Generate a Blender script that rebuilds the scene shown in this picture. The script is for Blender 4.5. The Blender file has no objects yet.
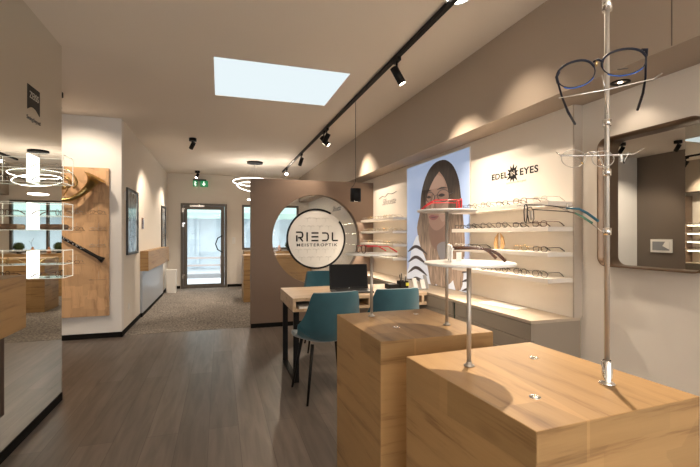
import bpy, bmesh, math, random
from mathutils import Vector, Matrix
random.seed(7)
PI = math.pi
SC = bpy.context.scene
COL = SC.collection

# ------------------------------------------------------------------ survey of the photograph
FPX, HGT = 410.0, 1.30
YAW = math.atan(130 / FPX)
SN, CS = math.sin(YAW), math.cos(YAW)
def ray(u, v):
    a = (u - 350) / FPX; b = -(v - 235) / FPX
    return Vector((a * CS + SN, -a * SN + CS, b))
def at_t(u, v, t):
    return Vector((0, 0, HGT)) + ray(u, v) * t
def on_x(u, v, x):
    d = ray(u, v); return Vector((0, 0, HGT)) + d * (x / d.x)
def on_y(u, v, y):
    d = ray(u, v); return Vector((0, 0, HGT)) + d * (y / d.y)

# ------------------------------------------------------------------ materials
def _new(name):
    m = bpy.data.materials.new(name); m.use_nodes = True
    nt = m.node_tree; b = nt.nodes['Principled BSDF']
    return m, nt, b
def mat(name, col, rough=.5, metal=0.0, emis=0.0, bump=0.0, bscale=60, spec=None, vary=0.0, vscale=3):
    m, nt, b = _new(name)
    b.inputs['Base Color'].default_value = (*col, 1)
    b.inputs['Roughness'].default_value = rough
    b.inputs['Metallic'].default_value = metal
    if spec is not None: b.inputs['Specular IOR Level'].default_value = spec
    if emis:
        b.inputs['Emission Color'].default_value = (*col, 1)
        b.inputs['Emission Strength'].default_value = emis
    tc = nt.nodes.new('ShaderNodeTexCoord')
    if vary:
        n = nt.nodes.new('ShaderNodeTexNoise'); n.inputs['Scale'].default_value = vscale
        nt.links.new(tc.outputs['Object'], n.inputs['Vector'])
        r = nt.nodes.new('ShaderNodeValToRGB')
        r.color_ramp.elements[0].position = .3; r.color_ramp.elements[1].position = .7
        r.color_ramp.elements[0].color = (*[c * (1 - vary) for c in col], 1)
        r.color_ramp.elements[1].color = (*[min(1, c * (1 + vary)) for c in col], 1)
        nt.links.new(n.outputs['Fac'], r.inputs['Fac']); nt.links.new(r.outputs['Color'], b.inputs['Base Color'])
    if bump:
        n = nt.nodes.new('ShaderNodeTexNoise'); n.inputs['Scale'].default_value = bscale
        nt.links.new(tc.outputs['Object'], n.inputs['Vector'])
        bp = nt.nodes.new('ShaderNodeBump'); bp.inputs['Strength'].default_value = bump; bp.inputs['Distance'].default_value = .01
        nt.links.new(n.outputs['Fac'], bp.inputs['Height']); nt.links.new(bp.outputs['Normal'], b.inputs['Normal'])
    return m
def oak(name, light, dark, scale=(7, 1.6, 16), rough=.45, plank=.33, knots=True):
    m, nt, b = _new(name); L = nt.links.new
    tc = nt.nodes.new('ShaderNodeTexCoord'); mp = nt.nodes.new('ShaderNodeMapping')
    mp.inputs['Scale'].default_value = scale
    mpb = nt.nodes.new('ShaderNodeMapping'); mpb.inputs['Scale'].default_value = (scale[1], scale[0], scale[2]); mpb.inputs['Location'].default_value = (3, 1, 2)
    L(tc.outputs['Object'], mpb.inputs['Vector'])
    L(tc.outputs['Object'], mp.inputs['Vector'])
    ge = nt.nodes.new('ShaderNodeNewGeometry'); sn = nt.nodes.new('ShaderNodeSeparateXYZ'); L(ge.outputs['True Normal'], sn.inputs['Vector'])
    ab = nt.nodes.new('ShaderNodeMath'); ab.operation = 'ABSOLUTE'; L(sn.outputs['Y'], ab.inputs[0])
    gt = nt.nodes.new('ShaderNodeMath'); gt.operation = 'GREATER_THAN'; gt.inputs[1].default_value = .7; L(ab.outputs[0], gt.inputs[0])
    vm = nt.nodes.new('ShaderNodeMix'); vm.data_type = 'VECTOR'; L(gt.outputs[0], vm.inputs['Factor']); L(mp.outputs['Vector'], vm.inputs[4]); L(mpb.outputs['Vector'], vm.inputs[5])
    class _q: outputs = {'Vector': vm.outputs[1]}
    mp = _q
    n1 = nt.nodes.new('ShaderNodeTexNoise'); n1.inputs['Scale'].default_value = 1.6; n1.inputs['Detail'].default_value = 7; n1.inputs['Distortion'].default_value = .45
    L(mp.outputs['Vector'], n1.inputs['Vector'])
    n2 = nt.nodes.new('ShaderNodeTexNoise'); n2.inputs['Scale'].default_value = 11; n2.inputs['Detail'].default_value = 4
    L(mp.outputs['Vector'], n2.inputs['Vector'])
    mx = nt.nodes.new('ShaderNodeMath'); mx.operation = 'MULTIPLY_ADD'; mx.inputs[1].default_value = .3
    L(n2.outputs['Fac'], mx.inputs[0]); L(n1.outputs['Fac'], mx.inputs[2])
    r = nt.nodes.new('ShaderNodeValToRGB'); e = r.color_ramp.elements
    e[0].position = .45; e[0].color = (*dark, 1); e[1].position = .78; e[1].color = (*light, 1)
    mid = e.new(.6); mid.color = (*[l * .82 + d * .18 for l, d in zip(light, dark)], 1)
    L(mx.outputs[0], r.inputs['Fac'])
    out = r.outputs['Color']
    if plank:        # glued staves, each with a slightly different tone
        mp2 = nt.nodes.new('ShaderNodeMapping'); mp2.inputs['Scale'].default_value = (1 / plank, .35, 1 / plank)
        L(tc.outputs['Object'], mp2.inputs['Vector'])
        vo = nt.nodes.new('ShaderNodeTexVoronoi'); vo.inputs['Scale'].default_value = 1.5; vo.distance = 'CHEBYCHEV'
        vo.inputs['Randomness'].default_value = .6
        L(mp2.outputs['Vector'], vo.inputs['Vector'])
        sp = nt.nodes.new('ShaderNodeSeparateColor'); L(vo.outputs['Color'], sp.inputs['Color'])
        mr = nt.nodes.new('ShaderNodeMapRange'); mr.inputs['To Min'].default_value = .84; mr.inputs['To Max'].default_value = 1.08
        L(sp.outputs['Red'], mr.inputs['Value'])
        mm = nt.nodes.new('ShaderNodeMix'); mm.data_type = 'RGBA'; mm.blend_type = 'MULTIPLY'; mm.inputs['Factor'].default_value = 1
        L(out, mm.inputs[6]); L(mr.outputs['Result'], mm.inputs[7]); out = mm.outputs[2]
    if knots:
        v2 = nt.nodes.new('ShaderNodeTexVoronoi'); v2.inputs['Scale'].default_value = 1.3
        mp3 = nt.nodes.new('ShaderNodeMapping'); mp3.inputs['Scale'].default_value = (3.1, 1.8, 4.2)
        nz = nt.nodes.new('ShaderNodeTexNoise'); nz.inputs['Scale'].default_value = 9
        L(tc.outputs['Object'], mp3.inputs['Vector']); L(mp3.outputs['Vector'], v2.inputs['Vector'])
        r3 = nt.nodes.new('ShaderNodeValToRGB'); r3.color_ramp.elements[0].position = .03; r3.color_ramp.elements[1].position = .13
        r3.color_ramp.elements[0].color = (.33, .25, .2, 1); r3.color_ramp.elements[1].color = (1, 1, 1, 1)
        L(v2.outputs['Distance'], r3.inputs['Fac'])
        m3 = nt.nodes.new('ShaderNodeMix'); m3.data_type = 'RGBA'; m3.blend_type = 'MULTIPLY'; m3.inputs['Factor'].default_value = .45
        L(out, m3.inputs[6]); L(r3.outputs['Color'], m3.inputs[7]); out = m3.outputs[2]
    L(out, b.inputs['Base Color'])
    b.inputs['Roughness'].default_value = rough; b.inputs['Specular IOR Level'].default_value = .3
    bp = nt.nodes.new('ShaderNodeBump'); bp.inputs['Strength'].default_value = .12; bp.inputs['Distance'].default_value = .004
    L(n2.outputs['Fac'], bp.inputs['Height']); L(bp.outputs['Normal'], b.inputs['Normal'])
    return m
def floor_mat():
    m, nt, b = _new('grey_oak_planks'); L = nt.links.new
    tc = nt.nodes.new('ShaderNodeTexCoord'); mp = nt.nodes.new('ShaderNodeMapping')
    mp.inputs['Rotation'].default_value = (0, 0, PI / 2); mp.inputs['Location'].default_value = (.3, .07, 0)
    L(tc.outputs['Object'], mp.inputs['Vector'])
    br = nt.nodes.new('ShaderNodeTexBrick'); br.inputs['Scale'].default_value = 1
    br.inputs['Brick Width'].default_value = 1.9; br.inputs['Row Height'].default_value = .19
    br.inputs['Mortar Size'].default_value = .0018; br.inputs['Mortar Smooth'].default_value = .4; br.offset = .37; br.inputs['Bias'].default_value = 0
    br.inputs['Color1'].default_value = (.128, .106, .090, 1); br.inputs['Color2'].default_value = (.182, .153, .131, 1)
    br.inputs['Mortar'].default_value = (.075, .06, .05, 1)
    L(mp.outputs['Vector'], br.inputs['Vector'])
    m2 = nt.nodes.new('ShaderNodeMapping'); m2.inputs['Scale'].default_value = (9, .9, 1)
    L(tc.outputs['Object'], m2.inputs['Vector'])
    n = nt.nodes.new('ShaderNodeTexNoise'); n.inputs['Scale'].default_value = 2.2; n.inputs['Detail'].default_value = 8; n.inputs['Distortion'].default_value = .6
    L(m2.outputs['Vector'], n.inputs['Vector'])
    r = nt.nodes.new('ShaderNodeValToRGB'); r.color_ramp.elements[0].position = .3; r.color_ramp.elements[1].position = .72
    r.color_ramp.elements[0].color = (.72, .7, .68, 1); r.color_ramp.elements[1].color = (1.2, 1.18, 1.15, 1)
    L(n.outputs['Fac'], r.inputs['Fac'])
    mm = nt.nodes.new('ShaderNodeMix'); mm.data_type = 'RGBA'; mm.blend_type = 'MULTIPLY'; mm.inputs['Factor'].default_value = 1
    L(br.outputs['Color'], mm.inputs[6]); L(r.outputs['Color'], mm.inputs[7]); L(mm.outputs[2], b.inputs['Base Color'])
    b.inputs['Roughness'].default_value = .38; b.inputs['Specular IOR Level'].default_value = .45
    bp = nt.nodes.new('ShaderNodeBump'); bp.inputs['Strength'].default_value = .08; bp.inputs['Distance'].default_value = .004
    L(n.outputs['Fac'], bp.inputs['Height']); L(bp.outputs['Normal'], b.inputs['Normal'])
    return m
def carpet_mat():
    m, nt, b = _new('speckled_carpet'); L = nt.links.new
    tc = nt.nodes.new('ShaderNodeTexCoord')
    n = nt.nodes.new('ShaderNodeTexNoise'); n.inputs['Scale'].default_value = 38; n.inputs['Detail'].default_value = 4
    n2 = nt.nodes.new('ShaderNodeTexNoise'); n2.inputs['Scale'].default_value = 3
    L(tc.outputs['Object'], n.inputs['Vector']); L(tc.outputs['Object'], n2.inputs['Vector'])
    r = nt.nodes.new('ShaderNodeValToRGB'); r.color_ramp.elements[0].position = .38; r.color_ramp.elements[1].position = .62
    r.color_ramp.elements[0].color = (.15, .13, .113, 1); r.color_ramp.elements[1].color = (.38, .34, .295, 1)
    L(n.outputs['Fac'], r.inputs['Fac'])
    mr = nt.nodes.new('ShaderNodeMapRange'); mr.inputs['To Min'].default_value = .8; mr.inputs['To Max'].default_value = 1.2; L(n2.outputs['Fac'], mr.inputs['Value'])
    mm = nt.nodes.new('ShaderNodeMix'); mm.data_type = 'RGBA'; mm.blend_type = 'MULTIPLY'; mm.inputs['Factor'].default_value = 1
    L(r.outputs['Color'], mm.inputs[6]); L(mr.outputs['Result'], mm.inputs[7]); L(mm.outputs[2], b.inputs['Base Color'])
    b.inputs['Roughness'].default_value = .95; b.inputs['Specular IOR Level'].default_value = .1
    return m
def glass_mat(name, tint=(1, 1, 1), refl=.06, haze=0.0, fk=.5):
    m = bpy.data.materials.new(name); m.use_nodes = True; nt = m.node_tree; L = nt.links.new
    nt.nodes.clear(); o = nt.nodes.new('ShaderNodeOutputMaterial')
    t = nt.nodes.new('ShaderNodeBsdfTransparent'); t.inputs['Color'].default_value = (*tint, 1)
    g = nt.nodes.new('ShaderNodeBsdfGlossy'); g.inputs['Roughness'].default_value = .02
    fr = nt.nodes.new('ShaderNodeLayerWeight'); fr.inputs['Blend'].default_value = .25
    ma = nt.nodes.new('ShaderNodeMath'); ma.operation = 'MULTIPLY_ADD'; ma.inputs[1].default_value = fk; ma.inputs[2].default_value = refl
    L(fr.outputs['Fresnel'], ma.inputs[0])
    mx = nt.nodes.new('ShaderNodeMixShader'); L(ma.outputs[0], mx.inputs['Fac']); L(t.outputs[0], mx.inputs[1]); L(g.outputs[0], mx.inputs[2])
    last = mx.outputs[0]
    if haze:
        d = nt.nodes.new('ShaderNodeBsdfDiffuse'); d.inputs['Color'].default_value = (.9, .9, .88, 1)
        m2 = nt.nodes.new('ShaderNodeMixShader'); m2.inputs['Fac'].default_value = haze; L(last, m2.inputs[1]); L(d.outputs[0], m2.inputs[2]); last = m2.outputs[0]
    L(last, o.inputs['Surface'])
    return m

M = {}
M['ceil'] = mat('warm_white_ceiling', (.84, .765, .675), .9, vary=.015, vscale=.6)
M['white'] = mat('white_wall_paint', (.80, .77, .73), .85, bump=.03, bscale=90)
M['cream'] = mat('cream_wall_paint', (.80, .74, .66), .85, bump=.03, bscale=90)
M['unit'] = mat('matt_white_panel', (.82, .755, .67), .6)
M['taupe'] = mat('taupe_wall_paint', (.21, .142, .10), .6, vary=.03, vscale=1)
M['bulk'] = mat('taupe_bulkhead_paint', (.43, .35, .275), .75, vary=.02, vscale=1)
M['dgrey'] = mat('brown_grey_panel', (.15, .12, .095), .5)
M['base'] = mat('black_skirting', (.010, .009, .008), .8, spec=.1)
M['floor'] = floor_mat(); M['carpet'] = carpet_mat()
M['oak'] = oak('oiled_wild_oak', (.42, .258, .112), (.25, .137, .056), scale=(11, 1.1, 17))
M['oakv'] = oak('oiled_wild_oak_upright', (.66, .41, .22), (.44, .25, .12), scale=(9, 9, 1.2), plank=.2)
M['deskoak'] = oak('pale_desk_oak', (.60, .44, .29), (.42, .28, .17), scale=(1.6, 9, 9), knots=False, plank=0)
M['black'] = mat('black_powder_coat', (.011, .010, .010), .5, spec=.2)
M['blackm'] = mat('black_frame_metal', (.03, .025, .022), .3, .6)
M['steel'] = mat('brushed_steel', (.50, .46, .41), .5, .75)
M['chrome'] = mat('polished_chrome', (.85, .84, .82), .08, 1)
M['gold'] = mat('gold_wire', (.75, .55, .28), .25, 1)
M['brass'] = mat('aged_brass', (.42, .30, .12), .28, 1, vary=.25, vscale=9)
M['bronze'] = mat('bronze_mirror_frame', (.19, .125, .08), .35, .7)
M['mirror'] = mat('silvered_mirror', (.86, .88, .87), .0, 1)
M['mirrorL'] = mat('slightly_grey_mirror', (.82, .81, .76), .012, 1)
M['disc'] = mat('white_disc_lacquer', (.86, .84, .80), .35)
M['teal'] = mat('teal_velvet', (.016, .088, .118), .85, bump=.1, bscale=300, vary=.15, vscale=6)
M['teal'].node_tree.nodes['Principled BSDF'].inputs['Sheen Weight'].default_value = .5
M['greige'] = mat('greige_lacquer', (.33, .275, .215), .5)
M['greigetop'] = mat('greige_worktop', (.50, .41, .31), .45)
M['gap'] = mat('dark_green_gap', (.03, .05, .035), .6)
M['paper'] = mat('white_paper', (.85, .83, .79), .8)
M['screen'] = mat('black_glass_screen', (.004, .004, .005), .3, spec=.15)
M['graydark'] = mat('dark_grey_plastic', (.05, .05, .05), .4)
M['logogrey'] = mat('pale_grey_print', (.35, .35, .35), .5)
M['yellow'] = mat('yellow_plastic', (.8, .75, .08), .4)
M['red'] = mat('red_plastic', (.65, .03, .04), .3)
M['navy'] = mat('dark_navy_acetate', (.006, .008, .02), .35, spec=.25)
M['blueedge'] = mat('blue_acetate', (.02, .10, .42), .2)
M['tealtip'] = mat('teal_temple_tip', (.01, .09, .14), .3)
M['greentip'] = mat('green_temple_tip', (.10, .25, .18), .25)
M['brownac'] = mat('brown_acetate', (.09, .035, .02), .25)
M['lens'] = glass_mat('lens_glass', (.97, .97, .97), .0, 0, .12)
M['window'] = glass_mat('window_glass', (.95, .97, .96), .03, 0, .2)
M['pane'] = glass_mat('round_pane_glass', (.97, .97, .96), .02, .02, .3)
M['acryl'] = glass_mat('acrylic_sheet', (.95, .97, .94), .06, .04)
M['edge'] = mat('lit_acrylic_edge', (.90, .88, .76), .4, emis=.2)
M['lightbox'] = mat('lit_back_panel', (.97, 1.0, .90), .4, emis=1.0)
M['led'] = mat('led_strip', (1.0, .95, .86), .4, emis=4.0)
M['lampface'] = mat('lamp_face', (1.0, .86, .66), .4, emis=12.0)
M['bulb'] = mat('dazzling_lamp_face', (1.0, .86, .66), .4, emis=60.0)
M['doorframe'] = mat('grey_brown_aluminium', (.13, .11, .09), .4, .4)
M['exitgreen'] = mat('exit_green', (.02, .22, .08), .4, emis=.35)
M['exitwhite'] = mat('exit_white', (.85, .95, .85), .4, emis=.6)
M['leaf'] = mat('boxwood_leaf', (.04, .07, .015), .6, vary=.4, vscale=30)
M['terra'] = mat('terracotta', (.55, .24, .10), .6)
M['rug'] = mat('brown_leather_case', (.19, .105, .055), .6, bump=.4, bscale=40, vary=.3, vscale=25)
M['sculpt'] = mat('golden_tan_resin', (.62, .38, .17), .3, .3)
M['binw'] = mat('white_bin_plastic', (.8, .78, .74), .4)
M['facade'] = mat('pale_rendered_facade', (.62, .70, .76), .8, vary=.1, vscale=1.2)
M['ground'] = mat('pale_paving', (.66, .68, .72), .8, vary=.12, vscale=3)
M['awning'] = mat('sea_green_awning', (.36, .50, .46), .7)
M['cable'] = mat('black_cable', (.012, .012, .012), .5)

# ------------------------------------------------------------------ mesh helpers
class MB:
    def __init__(s): s.v = []; s.f = []; s.m = []; s.sm = []
    def add(s, vs, fs, mi=0, smooth=False):
        o = len(s.v); s.v += [tuple(p) for p in vs]
        for f in fs: s.f.append([i + o for i in f]); s.m.append(mi); s.sm.append(smooth)
        return s
    def box(s, x0, x1, y0, y1, z0, z1, mi=0):
        vs = [(x, y, z) for z in (z0, z1) for y in (y0, y1) for x in (x0, x1)]
        return s.add(vs, [(0, 2, 3, 1), (4, 5, 7, 6), (0, 1, 5, 4), (2, 6, 7, 3), (0, 4, 6, 2), (1, 3, 7, 5)], mi)
    def tube(s, pts, r, n=8, closed=False, mi=0, caps=True):
        pts = [Vector(p) for p in pts]; N = len(pts)
        rr = r if isinstance(r, (list, tuple)) else [r] * N
        vs = []; prev = None
        for i, p in enumerate(pts):
            a = pts[(i - 1) % N] if (closed or i) else p; b = pts[(i + 1) % N] if (closed or i < N - 1) else p
            t = (b - a).normalized() if (b - a).length > 1e-9 else Vector((0, 0, 1))
            if prev is None:
                ref = Vector((0, 0, 1)) if abs(t.z) < .9 else Vector((1, 0, 0)); nx = t.cross(ref).normalized()
            else:
                nx = prev - t * prev.dot(t); nx = nx.normalized() if nx.length > 1e-6 else t.orthogonal().normalized()
            prev = nx; ny = t.cross(nx)
            for k in range(n):
                an = 2 * PI * k / n; vs.append(p + (nx * math.cos(an) + ny * math.sin(an)) * rr[i])
        fs = []
        for i in range(N if closed else N - 1):
            j = (i + 1) % N
            for k in range(n): l = (k + 1) % n; fs.append((i * n + k, i * n + l, j * n + l, j * n + k))
        s.add(vs, fs, mi, True)
        if caps and not closed:
            o = len(s.v) - len(vs)
            s.f.append([o + k for k in range(n)][::-1]); s.m.append(mi); s.sm.append(False)
            s.f.append([o + (N - 1) * n + k for k in range(n)]); s.m.append(mi); s.sm.append(False)
        return s
    def cyl(s, p0, p1, r0, r1=None, n=20, mi=0): return s.tube([p0, p1], [r0, r0 if r1 is None else r1], n, mi=mi)
    def lathe(s, prof, n=28, mi=0, c=(0, 0, 0), mtx=None):
        vs = [Vector((r * math.cos(2 * PI * k / n), r * math.sin(2 * PI * k / n), z)) for r, z in prof for k in range(n)]
        if mtx is not None: vs = [mtx @ v for v in vs]
        vs = [v + Vector(c) for v in vs]
        fs = [(i * n + k, i * n + (k + 1) % n, (i + 1) * n + (k + 1) % n, (i + 1) * n + k) for i in range(len(prof) - 1) for k in range(n)]
        return s.add(vs, fs, mi, True)
    def prism(s, poly, a, b, f, mi=0, smooth=False):      # poly of 2-D points, f(p, q, depth) -> 3-D
        n = len(poly); vs = [f(p, q, a) for p, q in poly] + [f(p, q, b) for p, q in poly]
        s.add(vs, [tuple(range(n))[::-1], tuple(range(n, 2 * n))], mi)
        return s.add(vs, [(i, (i + 1) % n, n + (i + 1) % n, n + i) for i in range(n)], mi, smooth)
def link(name, mb, mats, parent=None, loc=(0, 0, 0), bevel=0, world=True, seg=2):
    me = bpy.data.meshes.new(name); off = Vector(loc)
    if parent is not None and world: off = Vector(parent['_o']) if '_o' in parent else off
    vs = [Vector(p) - off for p in mb.v] if world else mb.v
    me.from_pydata([tuple(p) for p in vs], [], mb.f)
    for mm in (mats if isinstance(mats, (list, tuple)) else [mats]): me.materials.append(mm)
    for p, mi, sm in zip(me.polygons, mb.m, mb.sm): p.material_index = mi; p.use_smooth = sm
    bm = bmesh.new(); bm.from_mesh(me); bmesh.ops.remove_doubles(bm, verts=bm.verts, dist=1e-6)
    bmesh.ops.recalc_face_normals(bm, faces=bm.faces); bm.to_mesh(me); bm.free()
    o = bpy.data.objects.new(name, me); COL.objects.link(o)
    if parent is not None: o.parent = parent
    else: o.location = loc
    if parent is not None and '_o' in parent: o['_o'] = parent['_o']
    if bevel:
        b = o.modifiers.new('bevel', 'BEVEL'); b.width = bevel; b.segments = seg; b.limit_method = 'ANGLE'; b.angle_limit = math.radians(50)
    return o
def thing(name, label, cat, loc=(0, 0, 0), group=None, rot=(0, 0, 0)):
    o = bpy.data.objects.new(name, None); COL.objects.link(o); o.empty_display_size = .05
    o.location = loc; o.rotation_euler = rot; o['label'] = label; o['category'] = cat; o['_o'] = list(loc)
    if group: o['group'] = group
    return o
def tag(o, label, cat, group=None):
    o['label'] = label; o['category'] = cat
    if group: o['group'] = group
    return o
def struct(name, mb, m, bevel=0):
    o = link(name, mb, m, bevel=bevel); o['kind'] = 'structure'; return o
def dup(root, loc, rot=None, label=None, group=None):
    r = root.copy(); COL.objects.link(r); r.location = loc; r['_o'] = list(loc)
    if rot is not None: r.rotation_euler = rot
    if label: r['label'] = label
    if group: r['group'] = group
    for ch in list(root.children):
        c = ch.copy(); COL.objects.link(c); c.parent = r
        for g in list(ch.children):
            d = g.copy(); COL.objects.link(d); d.parent = c
    return r
def text_mb(body, size, mtx, depth=.001, align='CENTER', offset=0.0, shear=0.0, spacing=1.0):
    cu = bpy.data.curves.new('t', 'FONT'); cu.body = body; cu.size = size; cu.extrude = depth; cu.align_x = align; cu.align_y = 'CENTER'
    cu.offset = offset; cu.shear = shear; cu.space_character = spacing
    o = bpy.data.objects.new('t', cu); COL.objects.link(o); bpy.context.view_layer.update()
    me = o.to_mesh(); mb = MB()
    mb.add([mtx @ v.co for v in me.vertices], [tuple(p.vertices) for p in me.polygons])
    o.to_mesh_clear(); bpy.data.objects.remove(o); bpy.data.curves.remove(cu)
    return mb
def basis(o, x, y):
    x = Vector(x).normalized(); y = Vector(y).normalized(); z = x.cross(y)
    m = Matrix((x, y, z)).transposed().to_4x4(); m.translation = Vector(o); return m
def tf(mb, m4):
    mb.v = [tuple(m4 @ Vector(v)) for v in mb.v]; return mb
def rrect(w, h, r, n=6):
    pts = []
    for cx, cy, a0 in ((w / 2 - r, h / 2 - r, 0), (-w / 2 + r, h / 2 - r, PI / 2), (-w / 2 + r, -h / 2 + r, PI), (w / 2 - r, -h / 2 + r, 1.5 * PI)):
        for k in range(n + 1): a = a0 + PI / 2 * k / n; pts.append((cx + r * math.cos(a), cy + r * math.sin(a)))
    return pts
ORD = ['first', 'second', 'third', 'fourth', 'fifth', 'sixth', 'seventh', 'eighth', 'ninth', 'tenth', 'eleventh', 'twelfth']

# ------------------------------------------------------------------ the setting
CE = 2.79      # ceiling height
XL, XM, XR, XP = -1.21, -1.19, 2.305, 2.235
struct('floor', MB().box(-3.2, 2.5, -3.1, 5.95, -.06, 0), M['floor'])
cp = link('floor_carpet', MB().box(-3.2, 2.5, 5.95, 10.75, -.06, .004), M['carpet']); cp['kind'] = 'structure'
SKX0, SKX1, SKY0, SKY1 = -.05, 1.15, 3.61, 4.60
c = MB()
for x0, x1, y0, y1 in ((-3.3, SKX0, -3.2, 10.85), (SKX1, 2.5, -3.2, 10.85), (SKX0, SKX1, -3.2, SKY0), (SKX0, SKX1, SKY1, 10.85)):
    c.box(x0, x1, y0, y1, CE, CE + .12)
struct('ceiling', c, M['ceil'])
# skylight: frosted flush glazing lit by the sky above
fr = bpy.data.materials.new('frosted_skylight'); fr.use_nodes = True; nt = fr.node_tree; nt.nodes.clear()
o_ = nt.nodes.new('ShaderNodeOutputMaterial'); e_ = nt.nodes.new('ShaderNodeEmission'); e_.inputs['Color'].default_value = (.74, .83, .86, 1); e_.inputs['Strength'].default_value = .54
nt.links.new(e_.outputs[0], o_.inputs['Surface'])
struct('window_1', MB().box(SKX0, SKX1, SKY0, SKY1, CE + .005, CE + .03), fr)
struct('wall_left', MB().box(-1.27, XL, -3.1, 3.77, 0, CE), M['white'])
struct('wall_alcove', MB().box(-3.2, -3.1, -3.1, 5.88, 0, CE), M['dgrey'])
struct('wall_instrument', MB().box(-3.2, -1.2, 5.88, 6.0, 0, CE), M['white'])
struct('wall_corridor', MB().box(-1.32, -1.2, 6.0, 10.70, 0, CE), M['cream'])
DX0, DX1, DZ = -.905, .165, 2.07
WX0, WX1, WZ0, WZ1 = .53, 1.97, .93, 2.06
b = MB().box(-1.2, DX0, 10.70, 10.82, 0, CE).box(DX0, DX1, 10.70, 10.82, DZ, CE).box(DX1, WX0, 10.70, 10.82, 0, CE)
b.box(WX0, WX1, 10.70, 10.82, 0, WZ0).box(WX0, WX1, 10.70, 10.82, WZ1, CE).box(WX1, 2.5, 10.70, 10.82, 0, CE)
struct('wall_back', b, M['cream'])
struct('wall_right', MB().box(XR, 2.42, -3.1, 10.70, 0, CE), M['unit'])
# shop front behind the camera with two tall openings added to let in fill light
b = MB().box(-3.2, 2.5, -3.2, -3.1, 0, .35).box(-3.2, 2.5, -3.2, -3.1, 2.45, CE)
for x0, x1 in ((-3.2, -2.7), (-.2, .1), (2.1, 2.5)): b.box(x0, x1, -3.2, -3.1, .35, 2.45)
struct('wall_front', b, M['white'])
# bulkhead above the shelves
struct('trim_1', MB().box(1.98, XR, -3.1, 10.70, 2.165, CE), M['bulk'])
struct('trim_2', MB().box(1.9785, 1.98, 1.347, 1.352, 2.17, CE), M['dgrey'])
struct('wall_panel', MB().box(XP, XR, 2.15, 5.868, .751, 2.165), M['unit'])
struct('trim_3', MB().box(XP, XR, 2.138, 2.15, .751, 2.165), mat('darker_beige_end', (.50, .43, .355), .7))  # thin cap on the unit's end, darker than its front
struct('wall_panel_far', MB().box(XP, XR, 5.868, 10.70, 0, 2.165), M['unit'])
# skirting boards
struct('baseboard_left', MB().box(XL, -1.185, .3, 3.77, 0, .06), M['base'])
struct('baseboard_instrument', MB().box(-3.1, -1.19, 5.865, 5.88, 0, .065), M['base'])
struct('baseboard_corridor', MB().box(-1.2, -1.188, 5.865, 10.70, 0, .065), M['base'])
struct('baseboard_back', MB().box(-1.188, DX0 - .01, 10.688, 10.70, 0, .07).box(DX1 + .01, WX0, 10.688, 10.70, 0, .07), M['base'])
# partition with the round opening
PX0, PX1, PY0, PY1, PZ = .41, XP, 5.87, 6.0, 2.095
CX, CZ, CR = 1.36, 1.235, .655
def ring_wall(y0, y1):
    mb = MB(); n = 64; hole = []; out = []
    for k in range(n):
        a = 2 * PI * (k + .5) / n; dx, dz = math.cos(a), math.sin(a)
        hole.append((CX + CR * dx, CZ + CR * dz))
        tx = ((PX1 - CX) if dx > 0 else (PX0 - CX)) / dx; tz = ((PZ - CZ) if dz > 0 else (0 - CZ)) / dz
        t = min(tx, tz); out.append((CX + t * dx, CZ + t * dz))
    for y, fl in ((y0, 0), (y1, 1)):
        vs = [(x, y, z) for x, z in hole] + [(x, y, z) for x, z in out]
        mb.add(vs, [(k, (k + 1) % n, n + (k + 1) % n, n + k) for k in range(n)])
    mb.add([(x, y, z) for y in (y0, y1) for x, z in hole], [(k, (k + 1) % n, n + (k + 1) % n, n + k) for k in range(n)], 0, True)
    mb.add([(x, y, z) for y in (y0, y1) for x, z in out], [(k, (k + 1) % n, n + (k + 1) % n, n + k) for k in range(n)])
    # fill the four corners beyond the last ray hits
    for cx, cz in ((PX0, 0), (PX1, 0), (PX0, PZ), (PX1, PZ)):
        near = sorted(range(n), key=lambda k: (out[k][0] - cx) ** 2 + (out[k][1] - cz) ** 2)[:2]
        a, b_ = out[near[0]], out[near[1]]
        mb.prism([(cx, cz), a, b_], y0, y1, lambda p, q, d: (p, d, q))
    return mb
struct('wall_partition', ring_wall(PY0, PY1), M['taupe'])
struct('baseboard_partition', MB().box(PX0, 1.9, 5.858, 5.87, 0, .06), M['base'])

# ------------------------------------------------------------------ back door, window, outside
def frame_rect(mb, x0, x1, z0, z1, w, y0, y1):
    mb.box(x0, x0 + w, y0, y1, z0, z1).box(x1 - w, x1, y0, y1, z0, z1).box(x0 + w, x1 - w, y0, y1, z1 - w, z1).box(x0 + w, x1 - w, y0, y1, z0, z0 + w)
d = struct('door_1', MB(), M['doorframe']); bpy.data.objects.remove(d)
mb = MB(); frame_rect(mb, DX0, DX1, .004, DZ, .055, 10.665, 10.78)
d = struct('door_1', mb, M['doorframe'], .003)
mb = MB(); frame_rect(mb, DX0 + .06, DX1 - .06, .012, DZ - .06, .085, 10.69, 10.75)
leaf = link('door_leaf', mb, M['doorframe'], d, bevel=.003)
link('pane', MB().box(DX0 + .145, DX1 - .145, 10.715, 10.725, .097, DZ - .145), M['window'], leaf)
mb = MB()
for z in (.25, 1.5, 1.85): mb.box(DX0 + .035, DX0 + .075, 10.645, 10.665, z, z + .10).box(DX0 + .035, DX0 + .10, 10.65, 10.665, z + .07, z + .1)
link('hinge', mb, M['chrome'], d)
mb = MB().tube([(DX1 - .12, 10.66, 1.28), (DX1 - .22, 10.63, 1.22), (DX1 - .27, 10.62, 1.08), (DX1 - .22, 10.63, .94), (DX1 - .12, 10.66, .88)], .014, 10)
mb.cyl((DX1 - .12, 10.69, 1.28), (DX1 - .12, 10.65, 1.28), .014).cyl((DX1 - .12, 10.69, .88), (DX1 - .12, 10.65, .88), .014)
link('door_handle', mb, M['black'], leaf)
link('door_closer', MB().box(-.70, -.36, 10.63, 10.69, 1.985, 2.03), M['chrome'], d, bevel=.004)
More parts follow.
